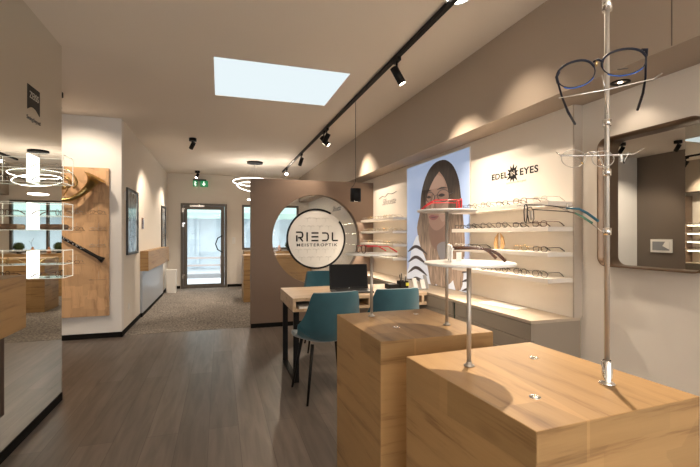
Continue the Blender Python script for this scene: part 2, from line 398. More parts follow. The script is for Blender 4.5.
mb = MB(); frame_rect(mb, WX0, WX1, WZ0, WZ1, .05, 10.68, 10.76); mb.box(1.24, 1.29, 10.68, 10.76, WZ0, WZ1)
w = struct('window_2', mb, M['doorframe'], .003)
link('pane', MB().box(WX0 + .05, 1.24, 10.72, 10.728, WZ0 + .05, WZ1 - .05).box(1.29, WX1 - .05, 10.72, 10.728, WZ0 + .05, WZ1 - .05), M['window'], w)
struct('ground', MB().box(-12, 14, 10.82, 30, -.12, -.02), M['ground'])
struct('kerb', MB().box(-12, 14, 13.3, 13.6, -.02, .10), mat('grey_kerb', (.32, .32, .33), .8))
fb = tag(link('building', MB().box(-12, 14, 17.5, 18, -.02, 6).box(-.9, -.8, 17.4, 17.5, 0, 2.4).box(.9, 1.0, 17.4, 17.5, 0, 2.4), M['facade']), 'pale blue-grey building seen through the glass door', 'building')
aw = thing('awning', 'sea-green awning on the building outside the glass door', 'awning', (0, 17.4, 2.5))
link('canopy', MB().prism([(17.5, 3.0), (15.9, 2.12), (15.9, 2.02), (17.5, 2.9)], -12, 14, lambda p, q, d_: (d_, p, q)), M['awning'], aw)
link('valance', MB().box(-12, 14, 15.86, 15.9, 1.90, 2.02), M['awning'], aw)
mb = MB()
for z in (.25, .5): mb.box(-6, 8, 14.6, 14.64, z, z + .06)
for x in range(-6, 9, 2): mb.box(x, x + .06, 14.6, 14.64, -.02, .6)
tag(link('railing', mb, mat('pinkish_railing', (.5, .42, .40), .6)), 'low pale railing outside behind the glass door', 'railing')

# ------------------------------------------------------------------ left mirror wall
g = thing('wall_mirror', 'tall frameless mirror covering the left wall', 'mirror', (XM, 2.0, .075))
link('mirror_glass', MB().box(XL, XM, .3, 3.77, .06, CE - .002), M['mirrorL'], g)
dec = thing('mirror_decal', 'dark shield-shaped decal with white letters high on the left mirror', 'decal', (XM, 3.25, 2.2))
ya, yb, zt, zb = 3.165, 3.355, 2.285, 2.125
poly = [(ya, zt), (yb, zt), (yb, zb - .01)] + [(yb - (yb - ya) * k / 10, zb - .01 + .035 * math.sin(PI * (k / 10) * .95) if k < 10 else zb - .005) for k in range(1, 11)]
link('shield', MB().prism(poly, XM, XM + .0015, lambda p, q, d_: (d_, p, q)), mat('grey_vinyl', (.05, .043, .036), .8, spec=.1), dec)
link('lettering', text_mb('ZEISS', .062, basis((XM + .0025, 3.262, 2.222), (0, 1, 0), (0, 0, 1)), .0005), mat('pale_vinyl', (.52, .48, .40), .6), dec)
link('slogan', text_mb('Seeing beyond', .036, basis((XM + .002, 3.262, 2.068), (0, 1, 0), (0, 0, 1)), .0005), M['graydark'], dec)

# wall-hung oak cabinet at left edge
g = thing('wall_cabinet', 'wall-hung oak box cabinet at the left edge of the mirror', 'cabinet', (-1.05, 2.1, .835))
link('body', MB().box(XM + .001, -.93, 1.7, 2.46, .835, 1.10), M['oak'], g, bevel=.002)
link('lower_panel', MB().box(XM + .001, -1.15, 1.7, 2.77, .295, .833), mat('dark_brown_panel', (.06, .032, .02), .5), g)

# ------------------------------------------------------------------ glasses
def glasses_meshes(w=.136, h=.040, shape='round', temple=.14, wire=.0016):
    """local frame: x across, +y towards the temple ends, z up, rims stand on z=0"""
    front, lens, tem = MB(), MB(), []
    lw = (w - .018) / 2 * .93; cx = w / 2 - lw / 2 - .002; cz = h / 2 + wire
    for sgn in (-1, 1):
        pts = []; ex = .72 if shape == 'square' else (.9 if shape == 'oval' else 1.0)
        for k in range(20):
            a = 2 * PI * k / 20; ca, sa = math.cos(a), math.sin(a)
            pts.append((sgn * cx + lw / 2 * math.copysign(abs(ca) ** ex, ca), 0, cz + h / 2 * math.copysign(abs(sa) ** ex, sa)))
        front.tube(pts, wire, 6, closed=True)
        lens.prism([(p[0], p[2]) for p in pts], -.0004, .0004, lambda p, q, d_: (p, d_, q))
    front.tube([(-cx + lw / 2, 0, cz + h * .12), (0, -.002, cz + h * .26), (cx - lw / 2, 0, cz + h * .12)], wire, 6)
    for sgn in (-1, 1):
        front.tube([(sgn * (cx + lw / 2), 0, cz + h * .25), (sgn * w / 2, 0, cz + h * .3), (sgn * w / 2, .006, cz + h * .3)], wire, 6)
        z = cz + h * .3
        t = MB().tube([(sgn * w / 2, .004, z), (sgn * w / 2, temple * .4, z + .001), (sgn * w / 2, temple * .7, z), (sgn * w / 2 * .97, temple * .86, z - .012), (sgn * w / 2 * .95, temple, z * .12 + .002)], [wire, wire, wire * 1.2, wire * 1.6, wire * 1.6], 6)
        tem.append(t)
    return front, lens, tem
def make_glasses(label, m, mt=None, loc=(0, 0, 0), rot=(0, 0, 0), group=None, **kw):
    f, l, te = glasses_meshes(**kw)
    t = thing('eyeglasses', label, 'glasses', loc, group, rot)
    fo = link('front_frame', f, m, t, world=False)
    link('lens', l, M['lens'], fo, world=False)
    for q in te: link('temple', q, mt or m, t, world=False)
    return t
PROTO = []
for nm, m, kw in (('thin black-framed', M['blackm'], dict(shape='round', h=.042)), ('thin steel-framed', M['steel'], dict(shape='oval', h=.036)),
                  ('brown-framed', M['brownac'], dict(shape='square', h=.038, wire=.0022)), ('gold-framed', M['gold'], dict(shape='round', h=.040)),
                  ('dark square-framed', M['blackm'], dict(shape='square', h=.034, wire=.0022))):
    f, l, te = glasses_meshes(**kw); PROTO.append((nm, m, f, l, te, {}))
def put_glasses(kind, loc, rz, label, group):
    nm, m, f, l, te, cache = PROTO[kind]
    if 'o' not in cache:
        t = thing('eyeglasses', label, 'glasses', loc, group, (0, 0, rz))
        fo = link('front_frame', f, m, t, world=False); link('lens', l, M['lens'], fo, world=False)
        for q in te: link('temple', q, m, t, world=False)
        cache['o'] = t; return t
    return dup(cache['o'], loc, (0, 0, rz), label, group)

# ------------------------------------------------------------------ lit acrylic showcases on the mirror
BX0, BX1, BY0, BY1 = XM + .001, -.985, 3.15, 3.335
for bi, (z0, z1, zm, wd) in enumerate(((1.645, 1.83, 1.735, 'top'), (1.333, 1.512, 1.425, 'middle'), (1.016, 1.197, 1.105, 'bottom'))):
    g = thing('display_case', f'{wd} of the three lit clear cases fixed to the mirror', 'display case', (BX0, 3.24, z0), 'lit clear display cases on the mirror')
    link('back_panel', MB().box(BX0, BX0 + .006, BY0 + .02, BY1, z0, z1), M['lightbox'], g)
    mb = MB()
    for y in (BY0, BY1):
        for z in (z0, z1, zm): mb.box(BX0 + .006, BX1, y - .0012, y + .0012, z - .0013, z + .0013)
        mb.box(BX1 - .003, BX1 + .001, y - .002, y + .002, z0, z1)
    for z in (z0, z1, zm): mb.box(BX1 - .003, BX1 + .001, BY0, BY1, z - .002, z + .002)
    link('edge', mb, M['edge'], g)
    for z in (z0, zm): link('shelf', MB().box(BX0 + .006, BX1 - .003, BY0 + .003, BY1 - .003, z - .0015, z + .0015), M['acryl'], g)
    for k, z in enumerate((z0 + .003, zm + .003)):
        if bi == 1 and k == 0: continue
        put_glasses((bi + k) % 5, (-1.035, 3.24, z), PI / 2, f"{['dark', 'thin'][k]} glasses on the {['floor', 'middle sheet'][k]} of the {wd} lit case", 'glasses in the lit cases')
tag(link('glasses_case', MB().box(-1.13, -1.0, 3.17, 3.31, 1.336, 1.372), M['rug'], bevel=.012, loc=(-1.06, 3.24, 1.336)), 'rough brown leather case lying in the middle lit display case', 'case')

# ------------------------------------------------------------------ oak board with horn and clarinet
YB = 5.835
tag(link('oak_board', MB().box(-2.35, -1.335, YB, 5.878, .285, 2.14), M['oakv'], loc=(-1.85, YB, .285), bevel=.002), 'large oak display board hung on the white wall beside the mirror', 'board')
g = thing('french_horn', 'aged brass horn mounted at the top of the oak board', 'horn', (-1.8, YB, 1.7))
hy = 5.70; hc = Vector((-1.80, hy, 1.935)); hr = .17
bc = Vector((-1.445, hy - .01, 2.0))
ax = Vector((.5, -.12, .85)).normalized()
path = [bc, bc - ax * .06, bc - ax * .11, bc - ax * .17 + Vector((-.015, 0, 0)), Vector((-1.61, hy, 1.79)), Vector((-1.69, hy, 1.74)), Vector((-1.79, hy, 1.72)), Vector((-1.89, hy, 1.745)), Vector((-1.96, hy, 1.84)), Vector((-1.99, hy, 1.94)), Vector((-1.95, hy, 2.04)), Vector((-1.86, hy, 2.10)), Vector((-1.76, hy, 2.09)), Vector((-1.68, hy, 2.02)), Vector((-1.64, hy, 1.93)), Vector((-1.68, hy, 1.86))]
def smooth(pts, n=5):
    out = []
    for i in range(len(pts) - 1):
        p0 = pts[max(0, i - 1)]; p1 = pts[i]; p2 = pts[i + 1]; p3 = pts[min(len(pts) - 1, i + 2)]
        for k in range(n):
            t = k / n; out.append(.5 * ((2 * p1) + (p2 - p0) * t + (2 * p0 - 5 * p1 + 4 * p2 - p3) * t * t + (3 * p1 - p0 - 3 * p2 + p3) * t ** 3))
    return out + [pts[-1]]
sp = smooth(path); ln = [0]
for i in range(1, len(sp)): ln.append(ln[-1] + (sp[i] - sp[i - 1]).length)
rad = [max(.011, .006 + .070 * math.exp(-l / .030) + .055 * math.exp(-l / .40)) for l in ln]
bell = [i for i, l in enumerate(ln) if l <= .17]; k = bell[-1]
link('bell', MB().tube(sp[:k + 1], rad[:k + 1], 28, caps=False), M['brass'], g)
link('main_tube', MB().tube(sp[k:], rad[k:], 14), M['brass'], g)
mb = MB()
for r_, dx, dz in ((.10, .0, .0), (.075, .01, -.01), (.055, -.04, .02)):
    mb.tube([hc + Vector((dx + r_ * math.cos(a * PI / 9), -.025, dz + r_ * .85 * math.sin(a * PI / 9))) for a in range(18)], .0065, 8, closed=True)
mb.tube([hc + Vector((.02, 0, -.17)), hc + Vector((.08, -.01, -.05)), hc + Vector((.16, -.01, .03))], .006, 8)
link('slide_tubes', mb, M['brass'], g)
for i in range(3):
    p = hc + Vector((.00 + .045 * i, -.03, -.075 + .02 * i))
    link('valve', MB().cyl(p + Vector((0, -.03, -.03)), p + Vector((0, .02, .035)), .018), M['brass'], g)
for p in (hc + Vector((.02, 0, -.185)), Vector((-1.60, hy, 1.805))): link('wall_bracket', MB().cyl(p, (p.x, YB, p.z), .008), M['steel'], g)
g = thing('clarinet', 'black clarinet with silver keys mounted slanting on the oak board', 'clarinet', (-1.65, YB, 1.2))
a = Vector((-1.98, 5.79, 1.37)); b_ = Vector((-1.385, 5.79, .985)); dr = (b_ - a).normalized()
link('body', MB().tube([a, a + dr * .1, b_ - dr * .08, b_ - dr * .04, b_], [.014, .019, .02, .026, .038], 16), M['black'], g)
mb = MB()
for s_ in (.12, .17, .22, .27, .33, .38, .43):
    p = a + dr * s_ + Vector((0, -.021, 0)); mb.cyl(p, p + Vector((0, -.006, 0)), .009, n=10); mb.tube([p + Vector((.008, -.002, .012)), p + dr * .04 + Vector((.008, -.004, .012))], .003, 6)
link('keys', mb, M['chrome'], g)
for q_ in (.2, .36): link('ring', MB().cyl(a + dr * q_, a + dr * (q_ + .01), .0225), M['chrome'], g)
for q_ in (.15, .4): link('wall_bracket', MB().cyl(a + dr * q_, a + dr * q_ + Vector((0, YB - 5.79, 0)), .005, n=8), M['steel'], g)
rows = (1.555, 1.355, 1.152, .95, .75); cols = (-1.68, -1.44)
kk = 0; cnt = [0, 0]
for ri, z in enumerate(rows):
    for ci, x in enumerate(cols):
        if (ri, ci) in ((2, 0), (3, 1), (4, 0)): continue
        rn = cnt[ci]; cnt[ci] += 1
        g = thing('glasses_rail', f"thin wire rail, {ORD[rn]} from the top in the {['left', 'right'][ci]} column on the oak board", 'rail', (x, YB, z), 'wire rails on the oak board')
        link('wire', MB().tube([(x - .085, YB, z), (x - .085, YB - .10, z), (x + .085, YB - .10, z), (x + .085, YB, z)], .0018, 6), M['bronze'], g)
        link('post', MB().tube([(x, YB, z + .095), (x, YB - .02, z + .09), (x, YB - .02, z)], .0015, 6), M['steel'], g)
        if ri == 4: continue
        put_glasses((1, 0, 0, 1)[kk % 4], (x, YB - .135, z + .002), 0, f"light wire glasses on the {ORD[rn]} rail from the top, {['left', 'right'][ci]} column of the oak board", 'glasses on the oak board'); kk += 1

# ------------------------------------------------------------------ corridor
def picture(y0, y1, z0, z1, label):
    g = thing('picture', label, 'picture', (-1.2, (y0 + y1) / 2, z0))
    mb = MB(); w_ = .03
    mb.box(-1.2, -1.175, y0, y0 + w_, z0, z1).box(-1.2, -1.175, y1 - w_, y1, z0, z1).box(-1.2, -1.175, y0 + w_, y1 - w_, z0, z0 + w_).box(-1.2, -1.175, y0 + w_, y1 - w_, z1 - w_, z1)
    link('frame', mb, M['graydark'], g, bevel=.002)
    pm, nt, bb = _new('misty_mountain_print'); tc = nt.nodes.new('ShaderNodeTexCoord'); n = nt.nodes.new('ShaderNodeTexNoise'); n.inputs['Scale'].default_value = 5
    r = nt.nodes.new('ShaderNodeValToRGB'); r.color_ramp.elements[0].color = (.16, .16, .17, 1); r.color_ramp.elements[1].color = (.50, .58, .63, 1); r.color_ramp.elements[0].position = .4; r.color_ramp.elements[1].position = .6
    nt.links.new(tc.outputs['Object'], n.inputs['Vector']); nt.links.new(n.outputs['Fac'], r.inputs['Fac']); nt.links.new(r.outputs['Color'], bb.inputs['Base Color']); bb.inputs['Roughness'].default_value = .15
    link('print', MB().box(-1.2, -1.19, y0 + w_, y1 - w_, z0 + w_, z1 - w_), pm, g)
picture(6.14, 6.90, 1.03, 1.94, 'tall dark-framed misty print near the start of the corridor wall')
picture(9.56, 10.22, 1.00, 1.93, 'dark-framed print at the far end of the corridor wall')
g = thing('wall_counter', 'oak wall counter over a pale blue-grey panel in the corridor', 'counter', (-1.14, 8.6, 0))
link('oak_box', MB().box(-1.199, -1.08, 7.15, 9.9, .73, 1.045), M['oak'], g, bevel=.002)
link('front_panel', MB().box(-1.2, -1.165, 7.15, 9.6, .07, .73), mat('blue_grey_lacquer', (.42, .46, .52), .3), g)
link('plinth', MB().box(-1.188, -1.17, 7.15, 9.6, .004, .07), M['base'], g)
tag(link('waste_bin', MB().prism(rrect(.2, .2, .03), .004, .52, lambda p, q, d_: (-1.045 + p * (1 + d_ * .25), 10.02 + q * (1 + d_ * .25), d_), smooth=False), M['binw'], loc=(-1.045, 10.02, .004)), 'white open waste bin standing at the end of the corridor wall', 'bin')
mb = MB()
tag(link('light_switch', MB().box(-1.2, -1.19, 6.02, 6.10, 1.76, 1.88), M['binw'], loc=(-1.2, 6.06, 1.76), bevel=.002), 'small white wall plate high on the corridor corner left of the print', 'wall plate')
tag(link('wall_socket', MB().box(-1.2, -1.192, 6.25, 6.33, .28, .36), M['binw'], loc=(-1.2, 6.29, .28), bevel=.002), 'white wall socket low on the corridor wall', 'socket')
tag(link('control_panel', MB().box(-1.2, -1.185, 7.28, 7.40, 1.40, 1.58), M['brownac'], loc=(-1.2, 7.3, 1.4), bevel=.002), 'small brown control unit on the corridor wall above the counter', 'control unit')
tag(link('light_switch', MB().box(.29, .37, 10.688, 10.70, 1.08, 1.24), M['binw'], loc=(.33, 10.69, 1.1), bevel=.002), 'white light switch on the back wall right of the glass door', 'light switch')
g = thing('exit_sign', 'green emergency exit sign above the glass door', 'sign', (-.47, 10.6, 2.48))
link('housing', MB().box(-.62, -.32, 10.56, 10.70, 2.62, 2.65), M['graydark'], g)
link('panel', MB().box(-.46, -.28, 10.585, 10.60, 2.47, 2.62).box(-.62, -.52, 10.585, 10.60, 2.47, 2.62), M['exitgreen'], g)
mb = MB().box(-.385, -.365, 10.580, 10.585, 2.54, 2.60)
mb.prism([(-.42, 2.545), (-.33, 2.545), (-.375, 2.49)], 10.580, 10.585, lambda p, q, d_: (p, d_, q))
mb.box(-.585, -.565, 10.58, 10.585, 2.50, 2.60).box(-.565, -.54, 10.58, 10.585, 2.56, 2.575).box(-.565, -.55, 10.58, 10.585, 2.49, 2.53)
link('pictogram', mb, M['exitwhite'], g)

# ------------------------------------------------------------------ ceiling spots, track, ring lamp
def spot_light(loc, target, power, size=55, blend=.6, radius=.035, col=(1, .83, .65), parent=None, name='lamp_light'):
    l = bpy.data.lights.new(name, 'SPOT'); l.energy = power; l.spot_size = math.radians(size); l.spot_blend = blend; l.shadow_soft_size = radius; l.color = col
    o = bpy.data.objects.new(name, l); COL.objects.link(o); o.location = loc
    o.rotation_euler = (Vector(target) - Vector(loc)).to_track_quat('-Z', 'Y').to_euler()
    return o
def head_mesh(top, dirv, L=.14, r=.034):
    d_ = Vector(dirv).normalized(); c0 = Vector(top)
    a_ = c0 - d_ * L * .35; b2 = c0 + d_ * L * .65
    return MB().cyl(a_, b2, r, n=24), MB().cyl(b2 - d_ * .001, b2 + d_ * .0015, r * .78, n=24), b2 + d_ * .02
def ceiling_spot(x, y, target, label, power, size=60, double=False, glare=False, z=CE, L=.11, r=.032):
    g = thing('ceiling_spotlight', label, 'spotlight', (x, y, z), 'black ceiling spotlights')
    link('mount', MB().cyl((x, y, z - .045), (x, y, z), .055, n=24), M['black'], g)
    c0 = Vector((x, y, z - .10)); dv = Vector(target) - c0
    link('stem', MB().cyl((x, y, z - .10), (x, y, z - .04), .01), M['black'], g)
    h, f, e = head_mesh(c0, dv, L, r)
    ho = link('head', h, M['black'], g); link('lamp_face', f, M['lampface'], ho)
    if power: spot_light(e, target, power, size)
WARM = (1, .80, .58)
ceiling_spot(-.40, 6.75, (-1.1, 7.6, 1.4), 'black ceiling spotlight in the middle of the corridor ceiling', 60, 75)
ceiling_spot(-1.62, 5.0, (-1.65, 5.83, 1.7), 'black ceiling spotlight just past the mirror edge near the horn', 24, 110)
ceiling_spot(-.50, 10.15, (-1.1, 9.4, 1.3), 'black ceiling spotlight above the exit sign', 50, 80)
TX = 1.395
g = thing('light_track', 'long black lighting track running along the ceiling', 'track', (TX, 4, CE))
link('rail', MB().box(TX - .018, TX + .018, .6, 9.6, CE - .032, CE - .0005), M['black'], g, bevel=.002)
heads = [(1.62, (.75, .75, .95), 'black track spotlight nearest the camera, above the oak pedestals', 100, 62, 0),
         (3.12, (2.25, 2.9, 1.05), 'large black track spotlight beside the skylight', 70, 78, 0),
         (5.45, (1.0, 5.87, 1.7), 'black track spotlight tilted to the partition, left of a close pair', 22, 85, 0),
         (5.62, (2.4, 5.3, 1.5), 'black track spotlight tilted to the wall, right of a close pair', 45, 75, 0),
         (7.3, (1.0, 8.6, .9), 'small black track spotlight beyond the close pair', 60, 70, 0),
         (9.0, (.0, 1.0, 1.2), 'dazzling track spotlight glaring above the brown partition', 30, 70, 1),
         (.2, (2.3, 1.0, 1.2), 'black track spotlight above the camera lighting the framed mirror wall', 12, 60, 0)]
for y, tg, lb, pw, sz, gl in heads:
    if y < .6: ceiling_spot(TX, y, tg, lb, pw, sz); continue
    g = thing('track_spotlight', lb, 'spotlight', (TX, y, CE - .032), 'black spotlights on the ceiling track')
    link('adapter', MB().box(TX - .017, TX + .017, y - .05, y + .05, CE - .06, CE - .032), M['black'], g)
    c0 = Vector((TX, y, CE - .15)); dv = Vector(tg) - c0
    link('stem', MB().cyl((TX, y, CE - .15), (TX, y, CE - .05), .009), M['black'], g)
    h, f, e = head_mesh(c0, dv, .15, .033)
    ho = link('head', h, M['black'], g); link('lamp_face', f, M['bulb'] if gl else M['lampface'], ho)
    spot_light(e, tg, pw, sz, blend=1, radius=.02)
g = thing('ceiling_downlight', 'round white ceiling light at the top edge above the track', 'ceiling light', (1.42, 2.24, CE))
link('rim', MB().lathe([(.07, -.01), (.085, -.01), (.085, 0), (.07, 0), (.07, -.01)], c=(1.42, 2.24, CE)), M['disc'], g)
link('diffuser', MB().cyl((1.42, 2.24, CE - .006), (1.42, 2.24, CE), .07), M['led'], g)
# bulkhead downlight
g = thing('bulkhead_downlight', 'small black recessed downlight under the bulkhead near the glasses pole', 'downlight', (2.14, 1.75, 2.165))
link('rim', MB().lathe([(.028, -.004), (.05, -.004), (.05, 0), (.028, 0), (.028, -.004)], c=(2.16, 1.75, 2.165)), M['black'], g)
link('lamp_face', MB().cyl((2.16, 1.75, 2.162), (2.16, 1.75, 2.165), .011), M['lampface'], g)
spot_light((1.42, 2.24, 2.77), (.75, 3.1, 0), 55, 62, .4)
spot_light((1.42, 2.24, 2.765), (2.25, 2.35, 1.0), 24, 70, .8)
spot_light((2.16, 1.75, 2.155), (2.2, 1.75, 0), 2, 110)
# pendant
g = thing('pendant_lamp', 'black cylinder pendant lamp hanging in front of the partition', 'pendant lamp', (1.40, 4.2, CE), )
link('cable', MB().tube([(TX, 4.2, CE - .03), (TX, 4.2, 1.88), (TX - .02, 4.2, 1.84), (TX - .05, 4.2, 1.80), (TX - .055, 4.2, 1.76), (TX - .035, 4.2, 1.735)], .0028, 6), M['cable'], g)
link('shade', MB().lathe([(.0, 1.80), (.058, 1.80), (.058, 1.66), (.052, 1.66), (.052, 1.79), (0, 1.79)], c=(TX, 4.2, 0)), M['black'], g)
link('lamp_face', MB().cyl((TX, 4.2, 1.668), (TX, 4.2, 1.676), .051), M['lampface'], g)
spot_light((TX, 4.2, 1.655), (TX, 4.2, 0), 14, 100)
# ring chandelier behind the partition
RX, RY = .68, 8.57
g = thing('ring_chandelier', 'chandelier of glowing tilted rings behind the brown partition', 'chandelier', (RX, RY, CE))
link('canopy', MB().cyl((RX, RY, CE - .035), (RX, RY, CE), .16, n=32), M['black'], g)
rings = ((RX + .0, RY, 2.375, .43, .02, -.07), (RX + .02, RY + .05, 2.27, .37, .13, -.14), (RX, RY, 2.02, .15, 0, -.03))
for x, y, z, r_, tx, ty in rings:
    R = Matrix.Rotation(ty, 3, 'X') @ Matrix.Rotation(tx, 3, 'Y'); P = [Vector((x, y, z)) + R @ Vector((r_ * math.cos(a * PI / 24), r_ * math.sin(a * PI / 24), 0)) for a in range(48)]
    link('ring', MB().tube(P, .0065, 8, closed=True), M['led'], g)
    mb = MB()
    for a in (0, 16, 32): mb.tube([P[a], (RX, RY, CE - .03)], .0012, 4)
    link('suspension_wire', mb, M['steel'], g)
dup(g, (.1, -1.9, CE), None, 'added ring chandelier, unseen fill lamp behind the camera near the shop front')  # made-up copy out of view, added to brighten the ceiling
for p_, w_ in (((.1, -1.9, 2.25), 70), ((RX, RY, 2.2), 8), ((-2.2, 2.5, 2.3), 30)):
    spot_light(p_, (p_[0], p_[1] + .01, 4), w_, 168, .5, .03, (1, .86, .72), name='ceiling_fill_light')  # upward spots added to fill the ceiling, no lamp bodies of their own
spot_light((RX, RY, 2.2), (RX, RY + .01, 0), 32, 150, .5, .05, (1, .86, .72), name='ring_downlight')
# ------------------------------------------------------------------ things behind the partition
tag(link('oak_counter', MB().box(.43, 1.45, 8.12, 8.75, .004, .905), M['oak'], loc=(.9, 8.4, .004), bevel=.003), 'solid oak counter block on the carpet behind the partition', 'counter')
tag(link('window_cabinet', MB().box(.56, 2.2, 10.15, 10.68, .004, .905), M['oak'], loc=(1.3, 10.4, .004), bevel=.003), 'low oak cabinet under the back window', 'cabinet')
for i, x in enumerate((.94, 1.66)):
    g = thing('potted_boxwood', f"round green boxwood ball in a pot, {['left', 'right'][i]} one on the window cabinet", 'plant', (x, 10.35, .905), 'boxwood balls on the window cabinet')
    link('pot', MB().lathe([(0, 0), (.04, 0), (.055, .06), (.048, .06), (.04, .01)], c=(x, 10.35, .906)), M['graydark'], g)
    mb = MB()
    for k in range(420):
        zz = random.uniform(-1, 1); an = random.uniform(0, 2 * PI); q = math.sqrt(1 - zz * zz); nrm = Vector((q * math.cos(an), q * math.sin(an), zz))
        c0 = Vector((x, 10.35, 1.05)) + nrm * random.uniform(.085, .105); tn = nrm.orthogonal().normalized(); tn.rotate(Matrix.Rotation(random.uniform(0, 6), 3, nrm)); bn = nrm.cross(tn)
        mb.add([c0 - tn * .012, c0 + bn * .007 + nrm * .004, c0 + tn * .012 + nrm * .006, c0 - bn * .007], [(0, 1, 2, 3)])
    mb.lathe([(.001, .96), (.05, .975), (.085, 1.03), (.085, 1.07), (.05, 1.125), (.001, 1.14)], n=16, c=(x, 10.35, 0))
    fo = link('foliage', mb, M['leaf'], g); fo['kind'] = 'stuff'
for i, x in enumerate((1.12, 1.42)):
    g = thing('flower_vase', f"small orange vase with a twig, {['left', 'right'][i]} one between the boxwood balls", 'vase', (x, 10.35, .905), 'orange vases on the window cabinet')
    link('body', MB().lathe([(0, 0), (.03, 0), (.045, .04), (.035, .09), (.018, .12), (.024, .14), (.016, .14), (.012, .12)], c=(x, 10.35, .906)), M['terra'], g)
    link('twig', MB().tube([(x, 10.35, 1.0), (x + .02, 10.35, 1.14), (x - .03, 10.33, 1.24)], .003, 6).tube([(x + .015, 10.35, 1.10), (x + .07, 10.36, 1.18)], .002, 6), M['brownac'], g)
# round pane and sign
g = struct('window_3', MB().cyl((CX, 5.95, CZ), (CX, 5.956, CZ), CR - .0005, n=64), M['pane'])
SX, SZ, SR = 1.362, 1.243, .435
g = thing('logo_sign', 'round white sign with black ring and letters on the round glass', 'sign', (SX, 5.93, SZ))
link('disc', MB().cyl((SX, 5.940, SZ), (SX, 5.949, SZ), SR, n=64), mat('white_sign_film', (.78, .75, .70), .6), g)
def arc(r0, a0, a1, n=60): return [(SX + r0 * math.cos(math.radians(a0 + (a1 - a0) * k / n)), SZ + r0 * math.sin(math.radians(a0 + (a1 - a0) * k / n))) for k in range(n + 1)]
a1p = arc(SR - .014, 60, 397); a2p = arc(SR + .014, 60, 397)
mb = MB()
for k in range(len(a1p) - 1): mb.prism([a1p[k], a1p[k + 1], a2p[k + 1], a2p[k]], 5.934, 5.940, lambda p, q, d_: (p, d_, q))
link('ring', mb, M['black'], g)
mb = MB()
def stroke(pts, w=.022):
    for (x0, z0), (x1, z1) in zip(pts, pts[1:]):
        d_ = Vector((x1 - x0, z1 - z0)); n_ = Vector((-d_.y, d_.x)).normalized() * w / 2; e = d_.normalized() * w * .0
        p, q = Vector((x0, z0)) - e, Vector((x1, z1)) + e
        mb.prism([tuple(p - n_), tuple(q - n_), tuple(q + n_), tuple(p + n_)], 5.936, 5.940, lambda a_, c_, dd: (a_, dd, c_))
lh = .135; z0 = SZ - .037
def X(f): return SX - .305 + f
stroke([(X(0), z0 + lh), (X(.08), z0 + lh), (X(.098), z0 + lh - .02), (X(.098), z0 + .075), (X(.08), z0 + .055), (X(.03), z0 + .055)]); stroke([(X(.011), z0), (X(.011), z0 + .09)]); stroke([(X(.06), z0 + .055), (X(.10), z0)])
stroke([(X(.165), z0), (X(.165), z0 + lh)])
for q in (.011, .0675, .124): stroke([(X(.23), z0 + q), (X(.335), z0 + q)])
stroke([(X(.39), z0 + lh - .011), (X(.46), z0 + lh - .011), (X(.485), z0 + lh - .035), (X(.485), z0 + .035), (X(.46), z0 + .011), (X(.39), z0 + .011)])
stroke([(X(.55), z0 + lh), (X(.55), z0 + .011), (X(.635), z0 + .011)])
link('lettering', mb, M['black'], g)
link('small_lettering', text_mb('MEISTEROPTIK', .062, basis((SX + .01, 5.939, SZ - .092), (1, 0, 0), (0, 0, 1)) @ Matrix.Diagonal((1.2, .95, 1, 1)), .001, spacing=1.32, offset=.001), M['black'], g)
mb = MB()   # reflected spectacle racks, put onto the sign as pale lines
for row in range(6):
    for cc in range(5):
        x = SX - .27 + cc * .135 + (row % 2) * .05; z = SZ + .30 - row * .115
        if (x - SX) ** 2 + (z - SZ) ** 2 > .36 ** 2 or -.13 < z - SZ < .13: continue
        mb.tube([(x - .05, 5.939, z), (x - .03, 5.939, z + .012), (x, 5.939, z), (x + .03, 5.939, z + .012), (x + .05, 5.939, z - .003)], .0022, 4); mb.tube([(x, 5.939, z), (x, 5.939, z - .05)], .0018, 4)
link('painted_reflection', mb, mat('pale_grey_line', (.52, .50, .46), .7), g)
# small script lettering on the wall panels
g = thing('wall_lettering', 'grey script lettering on the wall panel between portrait and partition', 'lettering', (XP, 5.28, 1.8))
link('name', text_mb('Silhouette', .125, basis((XP - .001, 5.27, 1.765), (0, -1, 0), (0, 0, 1)), .0008, shear=.5, spacing=.95), mat('faded_grey_letter', (.33, .30, .27), .6), g)
link('flourish', MB().tube([(XP - .002, 5.62, 1.83), (XP - .002, 5.5, 1.86), (XP - .002, 5.4, 1.84), (XP - .002, 5.3, 1.88), (XP - .002, 5.15, 1.86), (XP - .002, 5.0, 1.88)], .0035, 6), M['graydark'], g)
g = thing('wall_lettering', 'dark script lettering on the wall seen through the round opening', 'lettering', (XP, 7.95, 1.8))
link('name', text_mb('Silhouette', .15, basis((XP - .001, 7.95, 1.83), (0, -1, 0), (0, 0, 1)), .0008, shear=.5), M['graydark'], g)

# ------------------------------------------------------------------ wall unit: shelves, poster, lettering
STOPS = (1.522, 1.354, 1.186, 1.014)
names = ('top', 'second', 'third', 'lowest')
for side, y0, y1 in (('right', 2.15, 3.31), ('left', 4.66, 5.87)):
    for i, z in enumerate(STOPS):
        l = bpy.data.lights.new('shelf_led', 'AREA'); l.shape = 'RECTANGLE'; l.size = .012; l.size_y = y1 - y0 - .06; l.energy = 1.5; l.color = (1, .84, .66)
        lo = bpy.data.objects.new('shelf_led', l); COL.objects.link(lo); lo.location = (2.05, (y0 + y1) / 2, z - .033); lo.rotation_euler = (0, math.radians(38), 0)
        tag(link('wall_shelf', MB().box(2.03, XP, y0, y1, z - .03, z), M['unit'], loc=(2.13, (y0 + y1) / 2, z - .03), bevel=.0015),
            f"{names[i]} white shelf {'between portrait and framed mirror' if side == 'right' else 'between partition and portrait'}", 'shelf', f'white wall shelves {side} of the portrait')
kinds = [0, 4, 1, 0, 2, 4, 0, 1]
